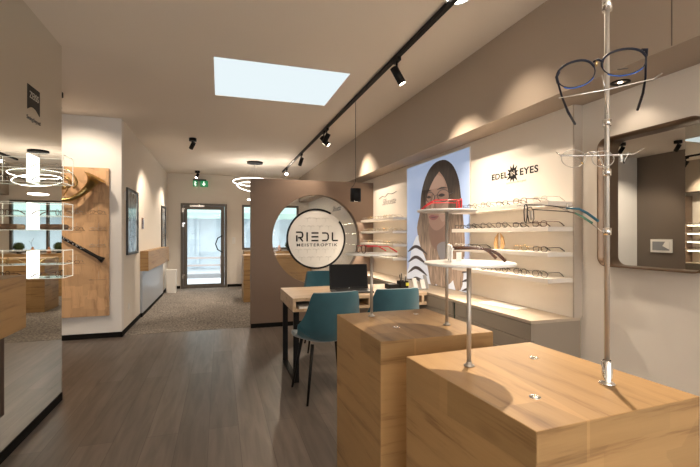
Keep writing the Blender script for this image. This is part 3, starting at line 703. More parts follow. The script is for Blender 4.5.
for side, y0, y1, n in (('right', 2.24, 3.22, 6), ('left', 4.76, 5.76, 6)):
    for i, z in enumerate(STOPS):
        kn = -1
        for k in range(n):
            y = y1 - (y1 - y0) * k / (n - 1)
            if side == 'right' and i == 2 and k in (2, 3): continue
            kn += 1
            kd = kinds[(k * 3 + i * 5) % 8]
            if side == 'right' and i == 2: kd = 3 if k == 4 else kd
            if side == 'left': kd = (1, 3, 1)[k % 3] if i < 3 else 2 - (k % 2)
            put_glasses(kd, (2.052, y + random.uniform(-.008, .008), z + .0005), -PI / 2 + random.uniform(-.05, .05),
                        f"{ORD[kn]} pair of glasses from the left on the {names[i]} shelf {side} of the portrait", f'glasses on the {names[i]} shelf {side} of the portrait')
g = thing('glasses_bust', 'golden tan two-pronged stand on the third shelf right of the portrait', 'ornament', (2.11, 2.74, 1.186))
for s_ in (-1, 1):
    link('prong', MB().tube([(2.11, 2.74 + s_ * .032, 1.187), (2.11, 2.74 + s_ * .042, 1.23), (2.11, 2.74 + s_ * .034, 1.28), (2.11, 2.74 + s_ * .012, 1.315)], [.012, .017, .013, .003], 12), M['sculpt'], g)
# illuminated portrait poster
YA, YZ, PZ0, PZ1 = 4.66, 3.31, .755, 2.13
g = thing('portrait_poster', 'backlit poster of a long-haired woman with glasses and striped sweater', 'poster', (XP, 4.0, PZ0))
link('light_box', MB().box(XP - .012, XP - .0015, YZ, YA, PZ0, PZ1), M['unit'], g)
def pm(name, col, e=.55): return mat(name, col, .35, emis=e)
def pix(u, v):
    p = on_x(u, v, XP); return (p.y, p.z)
layer = [0]
def flat(name, pts, m, parent, wobble=0):
    """flat printed shape on the poster sheet"""
    layer[0] += 1; x = XP - .0125 - .00025 * layer[0]
    pp = [pix(*p) for p in pts]; pp = [(min(YA, max(YZ, a_)), min(PZ1, max(PZ0, b2))) for a_, b2 in pp]
    # catmull smoothing
    V = [Vector(p) for p in pp]; n = len(V); out = []
    for i in range(n):
        p0, p1, p2, p3 = V[i - 1], V[i], V[(i + 1) % n], V[(i + 2) % n]
        for t in (0, .33, .66): out.append(.5 * ((2 * p1) + (p2 - p0) * t + (2 * p0 - 5 * p1 + 4 * p2 - p3) * t * t + (3 * p1 - p0 - 3 * p2 + p3) * t ** 3))
    out = [(min(YA, max(YZ, q.x)), min(PZ1, max(PZ0, q.y))) for q in out]
    return (out, x, m)
bg, nt, bb = _new('sky_blue_print'); tc = nt.nodes.new('ShaderNodeTexCoord'); sx = nt.nodes.new('ShaderNodeSeparateXYZ'); n = nt.nodes.new('ShaderNodeTexNoise'); n.inputs['Scale'].default_value = 2.2
ad = nt.nodes.new('ShaderNodeMath'); ad.operation = 'MULTIPLY_ADD'; ad.inputs[1].default_value = .55
r = nt.nodes.new('ShaderNodeValToRGB'); E_ = r.color_ramp.elements; E_[0].position = .45; E_[0].color = (.26, .34, .72, 1); E_[1].position = 1.35 / 1.6; E_[1].color = (.36, .46, .66, 1); q = E_.new(.62); q.color = (.42, .47, .66, 1)
nt.links.new(tc.outputs['Object'], sx.inputs['Vector']); nt.links.new(tc.outputs['Object'], n.inputs['Vector']); nt.links.new(sx.outputs['Z'], ad.inputs[0]); nt.links.new(n.outputs['Fac'], ad.inputs[2])
nt.links.new(ad.outputs[0], r.inputs['Fac']); nt.links.new(r.outputs['Color'], bb.inputs['Base Color']); nt.links.new(r.outputs['Color'], bb.inputs['Emission Color']); bb.inputs['Emission Strength'].default_value = .30
sheet = link('print_sheet', MB().box(XP - .0125, XP - .012, YZ + .005, YA - .005, PZ0 + .005, PZ1 - .005), bg, g)
def hairmat(name, top, low):
    m, nt, bb = _new(name); L = nt.links.new; tc = nt.nodes.new('ShaderNodeTexCoord'); s = nt.nodes.new('ShaderNodeSeparateXYZ'); L(tc.outputs['Object'], s.inputs['Vector'])
    mr = nt.nodes.new('ShaderNodeMapRange'); mr.inputs['From Min'].default_value = .4; mr.inputs['From Max'].default_value = 1.05; L(s.outputs['Z'], mr.inputs['Value'])
    mp = nt.nodes.new('ShaderNodeMapping'); mp.inputs['Scale'].default_value = (1, 28, 3); L(tc.outputs['Object'], mp.inputs['Vector'])
    n = nt.nodes.new('ShaderNodeTexNoise'); n.inputs['Scale'].default_value = 1.4; n.inputs['Detail'].default_value = 5; n.inputs['Distortion'].default_value = 1.2; L(mp.outputs['Vector'], n.inputs['Vector'])
    mx = nt.nodes.new('ShaderNodeMix'); mx.data_type = 'RGBA'; mx.inputs[6].default_value = (*low, 1); mx.inputs[7].default_value = (*top, 1); L(mr.outputs['Result'], mx.inputs['Factor'])
    r = nt.nodes.new('ShaderNodeValToRGB'); r.color_ramp.elements[0].position = .35; r.color_ramp.elements[1].position = .68; r.color_ramp.elements[0].color = (.38, .36, .34, 1); r.color_ramp.elements[1].color = (1.25, 1.22, 1.2, 1); L(n.outputs['Fac'], r.inputs['Fac'])
    m2 = nt.nodes.new('ShaderNodeMix'); m2.data_type = 'RGBA'; m2.blend_type = 'MULTIPLY'; m2.inputs['Factor'].default_value = 1; L(mx.outputs[2], m2.inputs[6]); L(r.outputs['Color'], m2.inputs[7])
    L(m2.outputs[2], bb.inputs['Base Color']); L(m2.outputs[2], bb.inputs['Emission Color']); bb.inputs['Emission Strength'].default_value = .35
    return m
HM = hairmat('printed_hair', (.03, .021, .017), (.36, .255, .18))
SK = pm('printed_skin', (.36, .215, .155), .25); SKD = pm('printed_skin_dark', (.24, .14, .10), .25); SKL = pm('printed_skin_light', (.43, .275, .205), .25)
DK = pm('printed_dark', (.05, .035, .035), .2); LP = pm('printed_lips', (.27, .10, .095), .25); SW = pm('printed_sweater', (.60, .61, .64), .35); WH = pm('printed_white', (.27, .25, .25), .2); GR = pm('printed_frame', (.10, .08, .075), .2)
shapes = [
 ('hair', [(443, 160), (436, 163), (430, 170), (425, 182), (422, 196), (421, 212), (418, 228), (421, 243), (427, 258), (430, 276), (432, 298), (454, 298), (461, 280), (465, 262), (466, 240), (464, 215), (462, 196), (460, 180), (455, 167), (449, 161)], HM),
 ('sweater', [(419, 235), (413, 247), (410, 266), (408, 300), (437, 300), (433, 280), (428, 262), (424, 247)], SW),
 ('sleeve', [(463, 256), (468, 266), (471, 282), (471, 300), (448, 300), (456, 278)], SW),
 ('neck', [(431, 222), (449, 214), (450, 238), (445, 252), (437, 250), (431, 240)], SKD),
 ('blouse', [(438, 246), (443, 242), (448, 243), (447, 254), (444, 262), (440, 256)], WH),
 ('face', [(439, 172), (432, 176), (428, 186), (426, 198), (426.5, 208), (429, 220), (433, 228), (438, 230.5), (444, 227), (449, 219), (452, 207), (452, 192), (449, 180), (445, 173)], SK),
 ('cheek', [(444, 205), (450, 200), (449, 214), (444, 222), (440, 214)], SKL),
 ('forehead', [(437, 175), (432, 182), (431, 189), (439, 188), (446, 186), (444, 178)], SKL),
 ('nose', [(433, 194), (431, 203), (430, 209), (433, 211), (437, 210), (437, 204), (436, 196)], SKD),
 ('nose', [(434.5, 195), (433, 203), (432, 208), (434.5, 208), (435.5, 200)], SKL),
 ('lips', [(430, 217), (433, 215), (436, 215.5), (440, 216), (437, 219.5), (433, 220)], LP),
 ('lips', [(431.5, 217.4), (435, 217), (438.5, 217), (435, 217.7)], DK),
 ('brow', [(427, 192), (430, 190), (433, 191), (430, 191.6)], DK), ('brow', [(438, 190), (443, 187), (449, 188), (443, 188.8)], DK),
 ('eye', [(428, 197.5), (430, 195.8), (432.5, 197.2), (430, 198.6)], DK), ('eye', [(439.5, 195.5), (443, 193.4), (446.5, 195), (443, 196.8)], DK),
 ('hair', [(440.5, 170), (445.5, 178), (449, 188), (450.3, 200), (449, 214), (450, 238), (452, 262), (457, 290), (464, 285), (465, 250), (463, 215), (461, 190), (456, 172), (449, 165)], HM),
 ('hair', [(441, 170), (436, 178), (431.5, 187), (428.5, 196), (427.3, 206), (430, 220), (430, 232), (433, 246), (436, 262), (437, 288), (432, 284), (428, 262), (420, 240), (421, 215), (423, 195), (427, 177), (435, 166)], HM),
]
for k in range(5):
    y_ = 246 + k * 10.5
    shapes.append(('stripe', [(409, y_ + 6), (413, y_ + 1), (417, y_ - 1), (422, y_ + 1), (429, y_ + 9), (422, y_ + 4.5), (417, y_ + 2), (413, y_ + 4)], DK))
for k in range(3):
    y_ = 270 + k * 9; shapes.append(('stripe', [(463, y_ + 3), (468, y_), (471, y_ + 2), (468, y_ + 2.5)], DK))
byname = {}
for nm, pts, m in shapes:
    out, x, mm = flat(nm, pts, m, g); byname.setdefault((nm, layer[0]), [m, MB()])[1].prism(out, x, x + .0002, lambda p, q, d_: (d_, p, q))
# glasses print
mb = MB()
for cu, cv, a_, h_ in ((430.2, 197.5, 4.2, 5.2), (443.5, 195.5, 6, 6)):
    P = [on_x(cu + a_ * math.cos(t * PI / 10), cv + h_ * math.sin(t * PI / 10), XP - .0185) for t in range(20)]
    mb.tube(P, .0048, 4, closed=True)
mb.tube([on_x(434.3, 196.5, XP - .0185), on_x(437.5, 194.5, XP - .0185)], .0035, 4); mb.tube([on_x(449.5, 194, XP - .0185), on_x(454, 192, XP - .0185)], .0035, 4)
byname[('spectacles', 'x')] = [GR, mb]
pr_ = thing('x', '', '', (0, 0, 0)); bpy.data.objects.remove(pr_)
for (nm, _), (m, mbb) in byname.items():
    link('printed_' + nm, mbb, m, sheet)
# star-centred lettering
g = thing('wall_lettering', 'black lettering around a spiky star on the wall above the right shelves', 'lettering', (XP, 2.74, 1.79))
link('left_word', text_mb('EDEL', .068, basis((XP - .0015, 2.90, 1.79), (0, -1, 0), (0, 0, 1)) @ Matrix.Diagonal((1.25, 1, 1, 1)), .001, spacing=1.12, offset=.0012), M['black'], g)
link('right_word', text_mb('EYES', .074, basis((XP - .0015, 2.558, 1.79), (0, -1, 0), (0, 0, 1)) @ Matrix.Diagonal((1.2, 1, 1, 1)), .001, spacing=1.12, offset=.0012), M['black'], g)
pts = []
random.seed(3)
for k in range(22):
    a_ = 2 * PI * k / 22; rr = (.078 * random.uniform(.8, 1.1)) if k % 2 == 0 else .042; pts.append((2.735 + rr * math.cos(a_), 1.792 + rr * math.sin(a_)))
link('star', MB().prism(pts, XP - .002, XP, lambda p, q, d_: (d_, p, q)), M['black'], g)
link('star_letters', text_mb('IN', .05, basis((XP - .0028, 2.735, 1.792), (0, -1, .2), (0, .2, 1)), .0006), M['unit'], g)
link('tagline', text_mb('eyewear for life is good', .024, basis((XP - .001, 2.70, 1.722), (0, -1, 0), (0, 0, 1)), .0005), mat('pale_tan_letter', (.60, .52, .42), .7), g)

# ------------------------------------------------------------------ low cabinet along the right wall
CFX = 1.90
g = thing('sideboard', 'long low greige sideboard with drawers along the shelf wall', 'sideboard', (2.1, 4.0, 0))
link('worktop', MB().box(CFX - .002, XR - .0005, 2.15, 5.868, .728, .75), M['greigetop'], g, bevel=.0015)
link('carcass', MB().box(CFX + .02, XR - .001, 2.152, 5.868, .05, .728), M['greige'], g)
link('plinth', MB().box(CFX + .05, XR - .001, 2.17, 5.868, 0, .05), M['base'], g)
ys = (2.153, 3.07, 3.10, 3.98)
for (ya_, yb_) in ((2.153, 3.045), (3.085, 3.98)):
    zz = .725
    for r_ in range(4):
        hgt = .109 if r_ < 3 else .33
        link('drawer', MB().box(CFX, CFX + .02, ya_, yb_, zz - hgt + .004, zz), M['greige'], g, bevel=.001); zz -= hgt
link('handle_gap', MB().box(CFX + .012, CFX + .0195, 3.047, 3.083, .07, .72), M['gap'], g)
link('drawer', MB().box(CFX, CFX + .02, 4.32, 5.8, .60, .722), M['greige'], g)
link('drawer', MB().box(CFX, CFX + .02, 4.32, 5.8, .07, .596), M['greige'], g)
P4 = [(1.99, 2.86), (2.06, 2.49), (2.19, 2.52), (2.17, 2.90)]
tag(link('paper_sheet', MB().prism(P4, .751, .755, lambda p, q, d_: (p, q, d_)), M['paper'], loc=(2.1, 2.7, .751)), 'large white mat lying on the sideboard under the right shelves', 'mat')

# ------------------------------------------------------------------ desk
DXA, DXB, DYA, DYB = .60, 1.895, 3.53, 4.29
g = thing('desk', 'pale oak consultation desk with black metal frame legs', 'desk', (1.2, 3.9, 0))
link('tabletop', MB().box(DXA, DXB, DYA, DYB, .722, .75), M['deskoak'], g, bevel=.0015)
link('side_panel', MB().box(DXA, DXA + .028, DYA, DYB, .632, .722), M['deskoak'], g, bevel=.001)
link('bottom_board', MB().box(DXA + .028, DXB, DYA, DYB, .632, .655), M['deskoak'], g)
link('back_board', MB().box(DXA + .028, DXB, 3.9, 3.92, .655, .722), M['deskoak'], g)
for x in (1.12, 1.30, 1.84): link('divider', MB().box(x, x + .025, DYA, 3.9, .655, .722), M['deskoak'], g)
for x in (.615, 1.78):
    mb = MB(); w_ = .05
    mb.box(x, x + w_, DYA + .05, DYA + .07 + w_ * 0, .02, .632).box(x, x + w_, DYB - .08, DYB - .06, .02, .632).box(x, x + w_, DYA + .05, DYB - .06, 0, .02).box(x, x + w_, DYA + .07, DYB - .08, .612, .632)
    link('leg_frame', mb, M['black'], g)
tag(link('paper_stack', MB().box(.66, .95, 3.54, 3.8, .6555, .672), M['paper'], loc=(.8, 3.7, .6555)), 'white papers in the desk compartment behind the front chair', 'papers')
tag(link('paper_stack', MB().box(1.36, 1.7, 3.56, 3.8, .6555, .675), M['paper'], loc=(1.5, 3.7, .6555)), 'white papers in the desk compartment beside the right chair', 'papers')
# laptop
g = thing('laptop', 'open black laptop standing on the desk', 'laptop', (1.14, 3.85, .75), rot=(0, 0, 0))
LX0, LX1 = .965, 1.325
R_ = basis((1.145, 3.88, .765), Vector((1, -.22, 0)), (-.0, .0, 1))
rotz = Matrix.Translation((1.225, 3.88, .7505)) @ Matrix.Rotation(-.10, 4, 'Z')
link('keyboard_base', tf(MB().box(-.195, .195, -.22, .01, 0, .016), rotz), M['graydark'], g, bevel=.003)
link('keys', tf(MB().box(-.15, .15, -.14, -.02, .016, .018), rotz), M['black'], g)
tilt = rotz @ Matrix.Translation((0, .012, .012)) @ Matrix.Rotation(-.22, 4, 'X')
sc_ = link('screen', tf(MB().box(-.195, .195, 0, .009, 0, .25), tilt), M['black'], g, bevel=.003)
link('display_glass', tf(MB().box(-.185, .185, -.0012, 0, .022, .243), tilt), M['screen'], sc_)
link('badge', tf(MB().cyl((0, 0, .011), (0, -.0015, .011), .006, n=16), tilt), M['logogrey'], sc_)
# organiser, pens, brochures
g = thing('desk_organiser', 'black pen organiser on the desk next to the sideboard', 'organiser', (1.72, 3.88, .75))
link('box', MB().box(1.625, 1.74, 3.82, 3.94, .7505, .80), M['black'], g, bevel=.004)
mb = MB(); frame_ = [(1.745, 1.83, 3.80, 3.90)]
mb.box(1.745, 1.75, 3.80, 3.90, .7505, .83).box(1.825, 1.83, 3.80, 3.90, .7505, .83).box(1.75, 1.825, 3.80, 3.805, .7505, .83).box(1.75, 1.825, 3.895, 3.90, .7505, .83).box(1.75, 1.825, 3.805, 3.895, .7505, .755)
link('cup', mb, M['black'], g)
mb = MB().box(1.80, 1.829, 3.785, 3.80, .785, .80).box(1.80, 1.829, 3.785, 3.80, .80, .815); link('yellow_marker_clip', mb, M['yellow'], g)
for i, (x, y, dx, m, h_) in enumerate(((1.765, 3.83, -.02, 'black', .14), (1.78, 3.86, .0, 'graydark', .15), (1.80, 3.84, .02, 'black', .12), (1.81, 3.87, .01, 'steel', .13))):
    tag(link('pen', MB().cyl((x, y, .7555), (x + dx, y, .7555 + h_), .0045, n=10), M[m], loc=(x, y, .7555)), f"{['leftmost black', 'tallest grey', 'short black', 'silver'][i]} pen standing in the organiser cup", 'pen', 'pens in the organiser')
g = thing('brochure_holder', 'clear holder with white brochures on the sideboard end of the desk', 'brochure holder', (1.93, 3.75, .75))
link('base', MB().box(1.86, 2.0, 3.70, 3.84, .7505, .762), M['acryl'], g)
link('brochure', MB().prism([(3.74, .762), (3.752, .762), (3.80, .86), (3.788, .86)], 1.865, 1.91, lambda p, q, d_: (d_, p, q)), M['paper'], g)
link('brochure', MB().prism([(3.70, .762), (3.712, .762), (3.75, .85), (3.738, .85)], 1.93, 1.975, lambda p, q, d_: (d_, p, q)), M['disc'], g)
link('blue_leaflet', MB().prism([(3.72, .762), (3.725, .762), (3.79, .89), (3.785, .89)], 1.985, 2.02, lambda p, q, d_: (d_, p, q)), M['logogrey'], g)

# ------------------------------------------------------------------ chairs
def chair(loc, rz, label, copy_of=None):
    if copy_of is not None: return dup(copy_of, loc, (0, 0, rz), label)
    g = thing('upholstered_chair', label, 'chair', loc, 'teal velvet chairs', (0, 0, rz))
    prof = [(.235, .452, .19, .012, 0), (.20, .468, .215, .015, 0), (.10, .462, .235, .03, 0), (-.02, .452, .24, .05, 0), (-.12, .455, .245, .09, .01), (-.185, .485, .25, .12, .05), (-.222, .545, .243, .06, .09), (-.240, .62, .222, .02, .075), (-.255, .70, .20, .005, .06), (-.268, .78, .188, 0, .045), (-.276, .84, .178, 0, .035), (-.277, .862, .165, 0, .03)]
    nt_ = 13
    def grid(r0, r1):
        mb = MB(); vs = []
        for (y, z, hw, up, fw) in prof[r0:r1]:
            for k in range(nt_):
                t = -1 + 2 * k / (nt_ - 1); a_ = abs(t) ** 2.6
                vs.append((t * hw * 1.07, y + fw * a_ * 1.1, z + up * a_))
        R = r1 - r0
        mb.add(vs, [(i * nt_ + k, i * nt_ + k + 1, (i + 1) * nt_ + k + 1, (i + 1) * nt_ + k) for i in range(R - 1) for k in range(nt_ - 1)], 0, True)
        return mb
    for nm, a_, b2 in (('seat', 0, 6), ('backrest', 5, len(prof))):
        o = link(nm, grid(a_, b2), M['teal'], g, world=False)
        s = o.modifiers.new('solid', 'SOLIDIFY'); s.thickness = .035; s.offset = 0
        b3 = o.modifiers.new('bev', 'BEVEL'); b3.width = .012; b3.segments = 3; b3.limit_method = 'ANGLE'
        sb = o.modifiers.new('sub', 'SUBSURF'); sb.levels = 1; sb.render_levels = 1
    for sx_ in (-1, 1):
        for sy in (-1, 1):
            link('leg', MB().cyl((sx_ * .15, sy * .14 , .445), (sx_ * .215, sy * .215, .0), .014, .009, n=12), M['black'], g, world=False)
    return g
c1 = chair((.825, 3.30, 0), .10, 'teal velvet chair nearest the camera at the left of the desk')
chair((1.385, 3.34, 0), .0, 'teal velvet chair at the desk beside the sideboard, right of another', c1)
chair((1.16, 4.62, 0), PI - .12, 'teal velvet chair on the far side of the desk behind the laptop', c1)

# ------------------------------------------------------------------ oak pedestals and stands
PT = .95
def pedestal(x0, x1, y0, y1, label, spots, rz=0):
    g = thing('oak_pedestal', label, 'pedestal', ((x0 + x1) / 2, (y0 + y1) / 2, 0), 'solid oak display pedestals')
    R2 = Matrix.Translation(((x0 + x1) / 2, (y0 + y1) / 2, 0)) @ Matrix.Rotation(rz, 4, 'Z') @ Matrix.Translation((-(x0 + x1) / 2, -(y0 + y1) / 2, 0))
    link('body', tf(MB().box(x0, x1, y0, y1, 0, PT), R2), M['oak'], g, bevel=.002)
    for x, y in spots: link('steel_socket', MB().lathe([(.004, .0012), (.007, .0022), (.012, .0018), (.0125, 0)], c=(x, y, PT)), M['chrome'], g)
    return g
s1 = onp = [tuple((Vector((0, 0, HGT)) + ray(u, v) * ((PT - HGT) / ray(u, v).z)).xy) for u, v in ((535, 397), (534, 358), (396, 327), (416, 314))]
pedestal(.524, .980, .606, 1.090, 'large oak pedestal in the right foreground carrying the tall glasses pole', s1[:2], .052)
pedestal(.497, .939, 1.255, 1.748, 'oak pedestal behind the foreground one, nearer the teal chairs', s1[2:], .02)
def disc_stand(x, y, zt, label, r=.118, tilt=0):
    g = thing('disc_stand', label, 'display stand', (x, y, PT), 'white disc stands on the pedestals')
    link('foot', MB().lathe([(0, .0), (.014, .0), (.014, .003), (.008, .006), (.0065, .012)], c=(x, y, PT + .0005)), M['steel'], g)
    link('pole', MB().cyl((x, y, PT + .003), (x, y, zt - .008), .0062, n=16), M['steel'], g)
    link('disc', MB().lathe([(0, -.008), (r - .003, -.008), (r, -.006), (r, -.002), (r - .002, 0), (0, 0)], n=64, c=(x, y, zt)), M['disc'], g)
disc_stand(.622, 1.655, 1.222, 'white disc stand at the far left corner of the rear pedestal', .115)
disc_stand(.841, 1.406, 1.397, 'tallest white disc stand, on the right side of the rear pedestal', .115)
disc_stand(.634, .948, 1.228, 'white disc stand on the foreground pedestal', .118)
# glasses on the discs
def temples_glasses(label, m, mt, loc, rz, **kw): return make_glasses(label, m, mt, loc, (0, 0, rz), None, **kw)
temples_glasses('red-brown glasses on the far left white disc', M['brownac'], M['red'], (.575, 1.66, 1.2225), -1.6, shape='square', h=.034, wire=.0020)
temples_glasses('bright red thick-framed glasses on the tallest white disc', M['red'], M['red'], (.882, 1.385, 1.3975), 1.15, shape='square', h=.038, wire=.0022)
temples_glasses('brown and black glasses with a price tag on the foreground disc', M['disc'], M['brownac'], (.588, .968, 1.2285), -2.05, shape='square', h=.042, wire=.0028, temple=.13)
# tag
tag(link('price_tag', MB().box(.600, .616, .955, .956, 1.2295, 1.254), M['paper'], loc=(.61, .955, 1.2295)), 'small white price tag on the foreground disc', 'tag')

# tall pole stand
px_, py_ = .866, .735
g = thing('glasses_pole', 'tall thin steel pole on the foreground pedestal with wire glasses holders', 'display stand', (px_, py_, PT))
link('foot', MB().lathe([(0, 0), (.018, 0), (.018, .003), (.0125, .006), (.0115, .01), (.0115, .052), (.0085, .056)], c=(px_, py_, PT + .0005)), M['chrome'], g)
link('pole', MB().cyl((px_, py_, PT + .05), (px_, py_, 1.825), .0055, n=18).cyl((px_, py_, 1.825), (px_, py_, 2.05), .0055, n=18), M['steel'], g)
link('collar', MB().cyl((px_, py_, 1.825), (px_, py_, 1.865), .0105, n=18), M['chrome'], g)
TP = px_ * SN + py_ * CS
def P(u, v, t): return at_t(u, v, t)
pole = lambda v: Vector((px_, py_, HGT - (v - 235) * TP / FPX))
hA = link('wire_holder', MB().tube([P(559, 98, .72), P(605, 90, .72), P(653, 79, .72), P(662, 73, .72)], .0012, 6).tube([P(602, 75, .72), P(605, 90, .72), P(607, 112, .80), pole(122)], .0012, 6).cyl(pole(120), pole(126), .009, n=12), M['chrome'], g)
hB = link('wire_holder', MB().tube([P(556, 152, .80), P(562, 156, .80), P(600, 155.5, .80), P(634, 154, .80), P(644, 148, .80)], .0011, 6).tube([P(590, 152, .80), P(597, 152, .80), P(601, 160, .83), P(606, 172, .90), pole(172)], .0018, 6).cyl(pole(169), pole(176), .009, n=12), M['chrome'], g)
hC = link('wire_holder', MB().tube([P(517, 206, .86), P(524, 204.5, .86), P(540, 205, .87), P(557, 206.5, .88), P(571, 212, .90), P(588, 221, .92), P(601, 231, .94), pole(231)], .0011, 6).tube([P(567, 203, .89), P(567, 210, .89)], .0011, 6).cyl(pole(228), pole(235), .009, n=12), M['chrome'], g)
# pair 1: navy frame facing the camera
g = thing('eyeglasses', 'dark navy glasses with blue rims hanging topmost on the tall pole', 'glasses', P(602, 70, .70))
def rim(cu, cv, a_, b2, rot, t, ex=.85):
    out = []
    for k in range(28):
        an = 2 * PI * k / 28; c_, s_ = math.cos(an), math.sin(an); x = a_ * math.copysign(abs(c_) ** ex, c_); y = b2 * math.copysign(abs(s_) ** ex, s_)
        out.append(P(cu + x * math.cos(rot) - y * math.sin(rot), cv + x * math.sin(rot) + y * math.cos(rot), t))
    return out
tg_ = .70
RL = rim(576, 74, 19.5, 12.6, -.32, tg_, .92); RR = rim(624, 62, 22.5, 12.8, -.18, tg_, .92)
mb = MB()
for Rm in (RL, RR): mb.tube(Rm, [.0010 + (.0011 if 14 <= k <= 27 else 0) for k in range(28)], 8, closed=True)
mb.tube([P(593, 62, tg_), P(598, 59.5, tg_ - .004), P(603, 62, tg_)], .002, 8)
mb.tube([P(559, 72, tg_), P(556.5, 77, tg_), P(558, 83, tg_ + .005)], .0025, 8); mb.tube([P(642, 50, tg_), P(646.5, 49.5, tg_), P(646, 56, tg_ + .005)], .0028, 8)
fo = link('front_frame', mb, M['navy'], g)
mb = MB().tube([p + Vector((0, 0, -.0012)) for p in RL[3:12]], .0012, 6).tube([p + Vector((0, 0, -.0012)) for p in RR[3:12]], .0012, 6)
link('blue_lower_rim', mb, M['blueedge'], fo)
for Rm in (RL, RR):
    mb = MB().add(Rm, [tuple(range(28))]); link('lens', mb, M['lens'], fo)
link('nose_pad', MB().tube([P(596.5, 61, tg_ - .003), P(596, 66, tg_ - .003)], .0022, 8), M['gold'], fo)
link('temple', MB().tube([P(558, 83, tg_ + .005), P(562, 97, .722), P(568, 112, .76), P(575, 124, .79)], [.0016, .0018, .0024, .0024], 8), M['navy'], g)
link('temple', MB().tube([P(646, 56, tg_ + .005), P(645.5, 78, .722), P(643, 93, .76), P(637.5, 110, .79)], [.0016, .0018, .0024, .0024], 8), M['navy'], g)
link('lens_print', MB().tube([P(617.5, 69.5, tg_ - .001), P(628, 68.3, tg_ - .001)], .0009, 4), M['graydark'], fo)
# pair 2: rimless-look round wire
g = thing('eyeglasses', 'round thin steel glasses hanging in the middle of the tall pole', 'glasses', P(590, 158, .78))
tg_ = .785
RL = rim(573.5, 158.5, 12, 8.8, 0, tg_, 1); RR = rim(603, 159, 11, 8, 0, tg_, 1)
mb = MB().tube(RL, .0008, 6, closed=True).tube(RR, .0008, 6, closed=True).tube([P(585, 155, tg_), P(589, 152, tg_), P(593, 155, tg_)], .0011, 6)
mb.tube([P(614, 156, tg_), P(619, 156, tg_)], .001, 6).tube([P(561.5, 157, tg_), P(560, 155, tg_)], .001, 6)
fo = link('front_frame', mb, M['steel'], g)
for Rm in (RL, RR): link('lens', MB().add(Rm, [tuple(range(28))]), M['lens'], fo)
link('nose_pad', MB().tube([P(581, 162, tg_), P(583, 164, tg_)], .0018, 6), M['gold'], fo)
link('temple', MB().tube([P(619, 156, tg_), P(624, 163, .80), P(629, 153, .82)], .0013, 6), M['blackm'], g)
link('temple', MB().tube([P(560, 155, tg_), P(572, 155, .80), P(583, 163, .82)], .0011, 6), M['steel'], g)
link('size_tag', MB().tube([P(621, 155, .78), P(621.5, 162, .78)], .0022, 8), M['paper'], g)
# pair 3: seen from the side, teal tips
g = thing('eyeglasses', 'thin dark glasses with teal temple tips hanging lowest on the tall pole', 'glasses', P(540, 208, .86))
t0_ = .84
mb = MB()
RL = [P(524.5, 205, t0_), P(526, 204, t0_), P(527.5, 207, t0_ + .002), P(527, 218, t0_ + .002), P(526, 223, t0_), P(524.5, 221, t0_), P(524, 212, t0_)]
RR = [P(528, 208, .875), P(531, 207, .88), P(533.5, 211, .88), P(534, 219, .88), P(532, 223, .88), P(529, 222, .875), P(527.5, 214, .87)]
mb.tube(RL, .0012, 6, closed=True).tube(RR, .001, 6, closed=True).tube([P(527, 211, t0_), P(529, 210, .855), P(530, 212, .872)], .001, 6)
fo = link('front_frame', mb, M['blackm'], g)
link('lens', MB().add(RL, [tuple(range(7))]), M['lens'], fo); link('lens', MB().add(RR, [tuple(range(7))]), M['lens'], fo)
link('nose_pad', MB().tube([P(531, 211, .868), P(531.5, 220, .868)], .0026, 8), M['steel'], fo)
tA = link('temple', MB().tube([P(526, 205, t0_), P(540, 205, .845), P(552, 206, .852), P(566, 208, .86)], .0012, 6), M['blackm'], g)
link('teal_tip', MB().tube([P(566, 208, .86), P(579, 209, .865), P(587, 213, .868), P(598, 221, .872)], [.0018, .0026, .003, .003], 8), M['tealtip'], tA)
tB = link('temple', MB().tube([P(532, 209.5, .88), P(550, 210.5, .885), P(566, 211.5, .89), P(575, 213, .893)], .0011, 6), M['blackm'], g)
link('green_tip', MB().tube([P(575, 213, .893), P(582, 216.5, .895), P(592, 223, .90)], [.0018, .0025, .0028], 8), M['greentip'], tB)

# ------------------------------------------------------------------ framed mirror on the right wall
g = thing('framed_mirror', 'round-cornered bronze box-framed mirror on the right wall', 'mirror', (XR, 1.65, 1.12))
my0, my1, mz0, mz1 = 1.355, 1.945, 1.11, 1.885
cy, cz = (my0 + my1) / 2, (mz0 + mz1) / 2; W_, H_ = my1 - my0, mz1 - mz0
o_p = rrect(W_, H_, .06, 8); i_p = rrect(W_ - .012, H_ - .012, .054, 8); n = len(o_p); mb = MB()
F_ = lambda p, x: (x, cy + p[0], cz + p[1])
xa, xb = XR - .095, XR
mb.add([F_(p, xa) for p in o_p] + [F_(p, xb) for p in o_p], [(k, (k + 1) % n, n + (k + 1) % n, n + k) for k in range(n)], 0, True)
mb.add([F_(p, xa) for p in i_p] + [F_(p, xb) for p in i_p], [(k, (k + 1) % n, n + (k + 1) % n, n + k) for k in range(n)], 0, True)
mb.add([F_(p, xa) for p in o_p] + [F_(p, xa) for p in i_p], [(k, (k + 1) % n, n + (k + 1) % n, n + k) for k in range(n)])
link('frame', mb, M['bronze'], g)
link('mirror_glass', MB().prism(i_p, XR - .012, XR - .001, lambda p, q, d_: F_((p, q), d_)), M['mirror'], g)
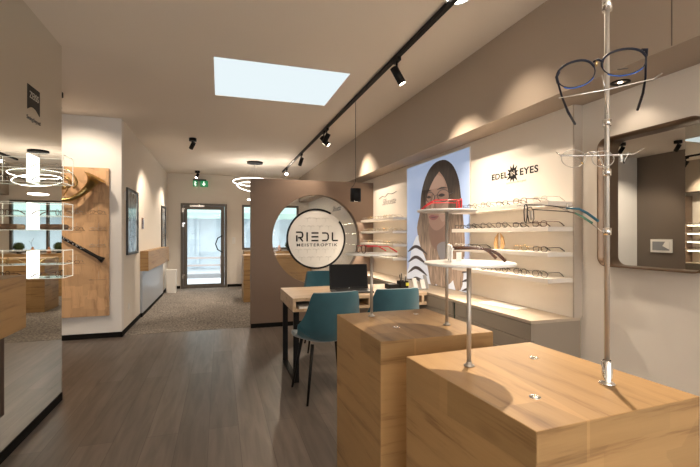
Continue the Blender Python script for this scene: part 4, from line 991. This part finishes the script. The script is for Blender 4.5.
# screen on the alcove wall (seen in the framed mirror)
g = thing('wall_screen', 'small white-framed screen on the dark alcove wall, seen in the framed mirror', 'screen', (-3.1, 5.41, .98))
link('frame', MB().box(-3.1, -3.07, 5.22, 5.60, .98, 1.22), M['binw'], g, bevel=.004)
link('display', MB().box(-3.07, -3.066, 5.26, 5.56, 1.02, 1.18), mat('grey_display', (.28, .29, .31), .2), g)
link('bright_corner', MB().prism([(5.26, 1.18), (5.33, 1.18), (5.38, 1.10), (5.26, 1.04)], -3.066, -3.065, lambda p, q, d_: (d_, p, q)), M['paper'], g)
# bin? leave; alcove spot
ceiling_spot(-2.3, 4.6, (-2.6, 5.8, 1.2), 'black ceiling spotlight over the alcove, seen only in the framed mirror', 45, 80)
# made-up ceiling spots behind the camera, added as unseen fill
for i, (x, y) in enumerate(((.2, -.4), (.2, -2.0), (1.6, -1.6))):
    ceiling_spot(x, y, (x, y + .01, 0), ('added black fill spotlight, unseen just behind the camera', 'added black fill spotlight, unseen near the shop front, middle of the room', 'added black fill spotlight, unseen near the shop front, by the right wall')[i], 15, 95)

# ------------------------------------------------------------------ sky and added fill light
wd = bpy.data.worlds.new('sky'); SC.world = wd; wd.use_nodes = True
bgn = wd.node_tree.nodes['Background']; bgn.inputs['Color'].default_value = (.93, .97, 1.0, 1); bgn.inputs['Strength'].default_value = 1.5
def area(name, loc, rot, sx_, sy, power, col, portal=False):
    l = bpy.data.lights.new(name, 'AREA'); l.shape = 'RECTANGLE'; l.size = sx_; l.size_y = sy; l.energy = power; l.color = col
    if portal: l.cycles.is_portal = True
    o = bpy.data.objects.new(name, l); COL.objects.link(o); o.location = loc; o.rotation_euler = rot; return o
area('rear_fill_light', (-1.45, -3.08, 1.4), (PI / 2, 0, 0), 2.4, 2.0, 8, (1, .93, .85))  # unseen area lights added behind the camera for soft fill
area('rear_fill_light', (1.1, -3.08, 1.4), (PI / 2, 0, 0), 1.9, 2.0, 8, (1, .93, .85))

# ------------------------------------------------------------------ camera
cam = bpy.data.cameras.new('camera'); cam.sensor_width = 36; cam.lens = 36 * FPX / 700; cam.shift_y = 1.5 / 700; cam.clip_start = .02
co = bpy.data.objects.new('camera', cam); COL.objects.link(co); co.location = (0, 0, HGT); co.rotation_euler = (PI / 2, 0, -YAW)
SC.camera = co
SC.view_settings.view_transform = 'Standard'; SC.view_settings.look = 'None'; SC.view_settings.exposure = 1.05; SC.view_settings.gamma = 1
SC.view_settings.use_curve_mapping = False
for o in SC.objects:
    if '_o' in o: del o['_o']
